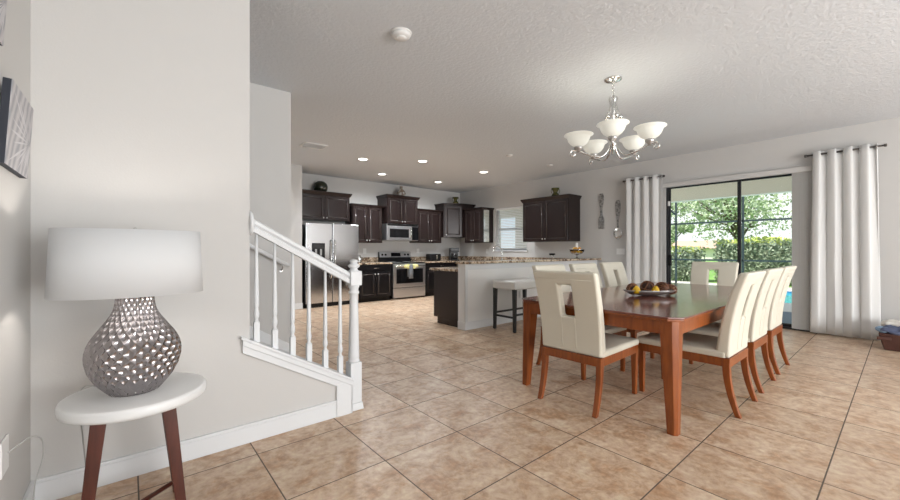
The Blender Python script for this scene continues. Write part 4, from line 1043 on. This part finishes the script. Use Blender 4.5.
MB().tube(curve([(-0.06,0,0.09),(-0.05,0,0.17),(0.05,0,0.17),(0.06,0,0.09)], 6), 0.008, 8).build('handle', 'black_plastic', kt_)
MB().tube([(0.06,0,0.05),(0.12,0,0.11)], [0.016,0.008], 8).build('spout', 'steel', kt_)
for i, (x, lab) in enumerate(((4.62, 'white outlet cover on the backsplash left of the range'), (6.30, 'white outlet cover on the backsplash right of the range'))):
    tag(MB().box(x, x+0.09, BY-0.010, BY-0.001, 1.16, 1.29).build('outlet_cover', 'white_plastic', bevel=0.002), lab, 'outlet')
tag(MB().box(WX-0.010, WX-0.001, 3.78, 3.95, 1.155, 1.28).box(WX-0.014, WX-0.009, 3.81, 3.84, 1.19, 1.245).box(WX-0.014, WX-0.009, 3.89, 3.92, 1.19, 1.245).build('light_switch', 'white_plastic', bevel=0.002), 'white double light switch beside the left curtain', 'light switch')
tag(MB().box(WX-0.010, WX-0.001, 7.75, 7.84, 1.15, 1.28).build('outlet_cover', 'white_plastic', bevel=0.002), 'white outlet cover left of the sink window', 'outlet')
# compote bowl on the bar
cb = thing('compote_bowl', 'footed glass bowl of amber fruit with silver rim on the bar end', 'bowl', (7.26, 4.47, 1.07))
MB().lathe([(0.001,0),(0.065,0),(0.06,0.006),(0.014,0.014),(0.012,0.075),(0.05,0.088),(0.052,0.09)], (0,0,0), 24).build('foot', 'glass', cb)
MB().lathe([(0.03,0.044),(0.10,0.060),(0.145,0.100),(0.152,0.150),(0.148,0.150),(0.141,0.103),(0.098,0.065),(0.028,0.049)], (0,0,0.04), 32, cap=False).build('dish', 'glass', cb)
MB().torus((0,0,0.193), 0.153, 0.008, 32, 8).build('rim', 'chrome', cb)
FL = ['at the right end', 'at the back right', 'at the back', 'at the back left', 'at the left end', 'at the front left', 'at the front', 'at the front right']
for i in range(12):
    k_ = i % 8 if i < 8 else (i-8)*2+1
    a = ang + 2*PI*k_/8; r_ = 0.088 if i < 8 else 0.052; zc = 0.155 if i < 8 else 0.205
    p = (7.26+r_*math.cos(a), 4.47+r_*math.sin(a), 1.07+zc)
    col_ = 'amber' if i % 3 else 'yellow'
    tag(MB().sphere(p, 0.040, 14, 10, (1, 1, 0.95)).build('fruit', 'orange' if i % 3 else 'yellow'), 'small %s fruit in the %s layer of the footed glass bowl, %s' % (col_, 'lower' if i < 8 else 'top', FL[k_]), 'fruit', 'amber fruits in the glass bowl')
tag(MB().lathe([(0.001,0),(0.05,0),(0.045,0.014),(0.024,0.020),(0.024,0.10),(0.018,0.105),(0.001,0.105)], (7.26, 4.47, 1.295), 20).build('candle', 'candle'), 'white candle standing in the amber fruit bowl', 'candle')
st_ = thing('bar_trinket', 'tiny black dish on wire legs on the bar under the wall cabinet', 'ornament', (6.42, 4.50, 1.07))
MB().lathe([(0.001,0.075),(0.055,0.078),(0.062,0.10),(0.050,0.115),(0.001,0.118)], (0,0,0), 18).build('dish', 'black_plastic', st_)
for a in (0.3, 2.4, 4.5):
    MB().tube([(0.05*math.cos(a), 0.05*math.sin(a), 0.002), (0.035*math.cos(a), 0.035*math.sin(a), 0.08)], 0.004, 6).build('leg', 'chrome', st_)

# ------------------------------------------------------------------ vases on the cabinets
vz = [(0.001,0),(0.07,0),(0.10,0.02),(0.105,0.05),(0.085,0.09),(0.06,0.11),(0.055,0.14),(0.075,0.18),(0.10,0.22),(0.11,0.245),(0.10,0.245),(0.06,0.18),(0.001,0.16)]
def vase(label, x, y, z, prof_, m, s=1.0, n=24, handles=False, squash=1.0):
    t = thing('vase', label, 'vase', (x, y, z))
    MB().lathe([(a*s, b*s) for a, b in prof_], (0,0,0), n, 1, squash).build('vase_body', m, t)
    if handles:
        for sx in (-1, 1):
            MB().tube(curve([(sx*0.10*s*0.766, -sx*0.10*s*0.643, 0.22*s), (sx*0.115*s*0.766, -sx*0.115*s*0.643, 0.16*s), (sx*0.09*s*0.766, -sx*0.09*s*0.643, 0.10*s)], 5), 0.008*s, 6).build('handle', m, t)
    return t
vase('olive green waisted vase on the double door cabinet beside the window', 7.72, 5.32, 2.497, vz, 'green_glaze', 0.88, handles=True)
vase('olive green waisted vase on the diagonal corner cabinet', 7.45, 8.62, 2.607, vz, 'green_glaze', 0.88, handles=True)
vase('brown and silver pear shaped vase above the microwave', 5.60, 8.72, 2.677, [(0.001,0),(0.07,0),(0.115,0.04),(0.125,0.09),(0.10,0.15),(0.055,0.20),(0.035,0.24),(0.045,0.28),(0.04,0.28),(0.001,0.2)], 'brown_glaze', 1.0)
dg_ = thing('round_jar', 'round dark green glazed jar above the fridge', 'jar', (3.42, 8.78, 2.597))
MB().lathe([(0.001,0),(0.09,0),(0.15,0.05),(0.165,0.12),(0.14,0.20),(0.08,0.25),(0.001,0.262)], (0,0,0), 28).build('jar_body', 'dark_glaze', dg_)
MB().tube(curve([(-0.05,-0.150,0.05),(-0.02,-0.168,0.08),(0.01,-0.166,0.06),(0.04,-0.164,0.09),(0.07,-0.150,0.06)], 5), 0.008, 6).build('leaf_motif', 'brown_glaze', dg_)

# ------------------------------------------------------------------ wall fork and spoon
fk = thing('wall_fork', 'oversized pewter fork hanging on the wall, tines down', 'wall decor', (WX-0.012, 4.29, 1.71)); fk.scale = (1, 1.3, 1)
g = MB()
def flat(mb, pts, x0=-0.006, x1=0.006): return mb.prism(pts, x0, x1, 'x')
flat(g, [(-0.020,0.30),(0.020,0.30),(0.022,0.45),(0.045,0.62),(0.045,0.72),(0.025,0.78),(-0.025,0.78),(-0.045,0.72),(-0.045,0.62),(-0.022,0.45)])
g.build('handle', 'utensil', fk, bevel=0.003)
hd = MB(); flat(hd, [(-0.050,0.16),(0.050,0.16),(0.052,0.22),(0.020,0.31),(-0.020,0.31),(-0.052,0.22)])
for y in (-0.042, -0.014, 0.014, 0.042): flat(hd, [(y-0.007,0.0),(y+0.007,0.0),(y+0.009,0.165),(y-0.009,0.165)])
hd.build('tines', 'utensil', fk, bevel=0.002)
sp = thing('wall_spoon', 'oversized pewter spoon hanging on the wall next to the curtain', 'wall decor', (WX-0.012, 3.92, 1.49)); sp.scale = (1, 1.15, 1)
g = MB(); flat(g, [(-0.016,0.22),(0.016,0.22),(0.018,0.38),(0.050,0.62),(0.050,0.74),(0.028,0.82),(-0.028,0.82),(-0.050,0.74),(-0.050,0.62),(-0.018,0.38)])
g.build('handle', 'utensil', sp, bevel=0.003)
MB().sphere((0,0,0), 0.085, 24, 14, (0.22, 1.0, 1.45), Matrix.Translation((0.0, 0, 0.115))).build('spoon_bowl', 'chrome', sp)

# ------------------------------------------------------------------ bin of fabrics
bn = thing('storage_bin', 'dark brown bin full of folded fabrics on the floor by the right wall', 'bin', (7.45, -0.05, 0))
MB().frustum((-0.22, 0.22, -0.22, 0.22), (-0.27, 0.27, -0.27, 0.27), 0, 0.21).build('bin_body', 'bin', bn, bevel=0.012)
MB().box(-0.29, -0.25, 0.16, 0.28, 0.13, 0.17).build('handle', 'bin', bn, bevel=0.006)
for i, (dx, dy, dz, c, s_) in enumerate(((-0.12, 0.12, 0.24, (0.10,0.12,0.20), (0.16,0.14,0.05)), (0.02, -0.02, 0.27, (0.30,0.16,0.34), (0.18,0.13,0.05)), (0.13, 0.10, 0.29, (0.72,0.68,0.62), (0.13,0.16,0.045)), (-0.06, -0.12, 0.26, (0.75,0.70,0.66), (0.15,0.13,0.05)), (0.12, -0.14, 0.29, (0.05,0.05,0.07), (0.14,0.10,0.06)), (-0.14, 0.22, 0.235, (0.28,0.40,0.55), (0.12,0.07,0.035)))):
    mm = mat('folded cloth %s' % 'abcdef'[i], c, 0.9)
    q = MB().sphere((0,0,0), 1.0, 40, 24, s_)
    o = q.build('folded_cloth', mm, loc=(7.45+dx, -0.05+dy, dz))
    tx_ = bpy.data.textures.new('cl%d' % i, 'CLOUDS'); tx_.noise_scale = 0.08
    dm = o.modifiers.new('crumple', 'DISPLACE'); dm.texture = tx_; dm.strength = 0.09
    tag(o, ['navy cloth at the left of the brown bin', 'purple cloth in the middle of the brown bin', 'cream cloth on top at the back of the brown bin', 'pale pink cloth at the front of the brown bin', 'black cloth at the right of the brown bin', 'light blue cloth spilling over the left rim of the brown bin'][i], 'cloth', 'fabrics in the brown bin')
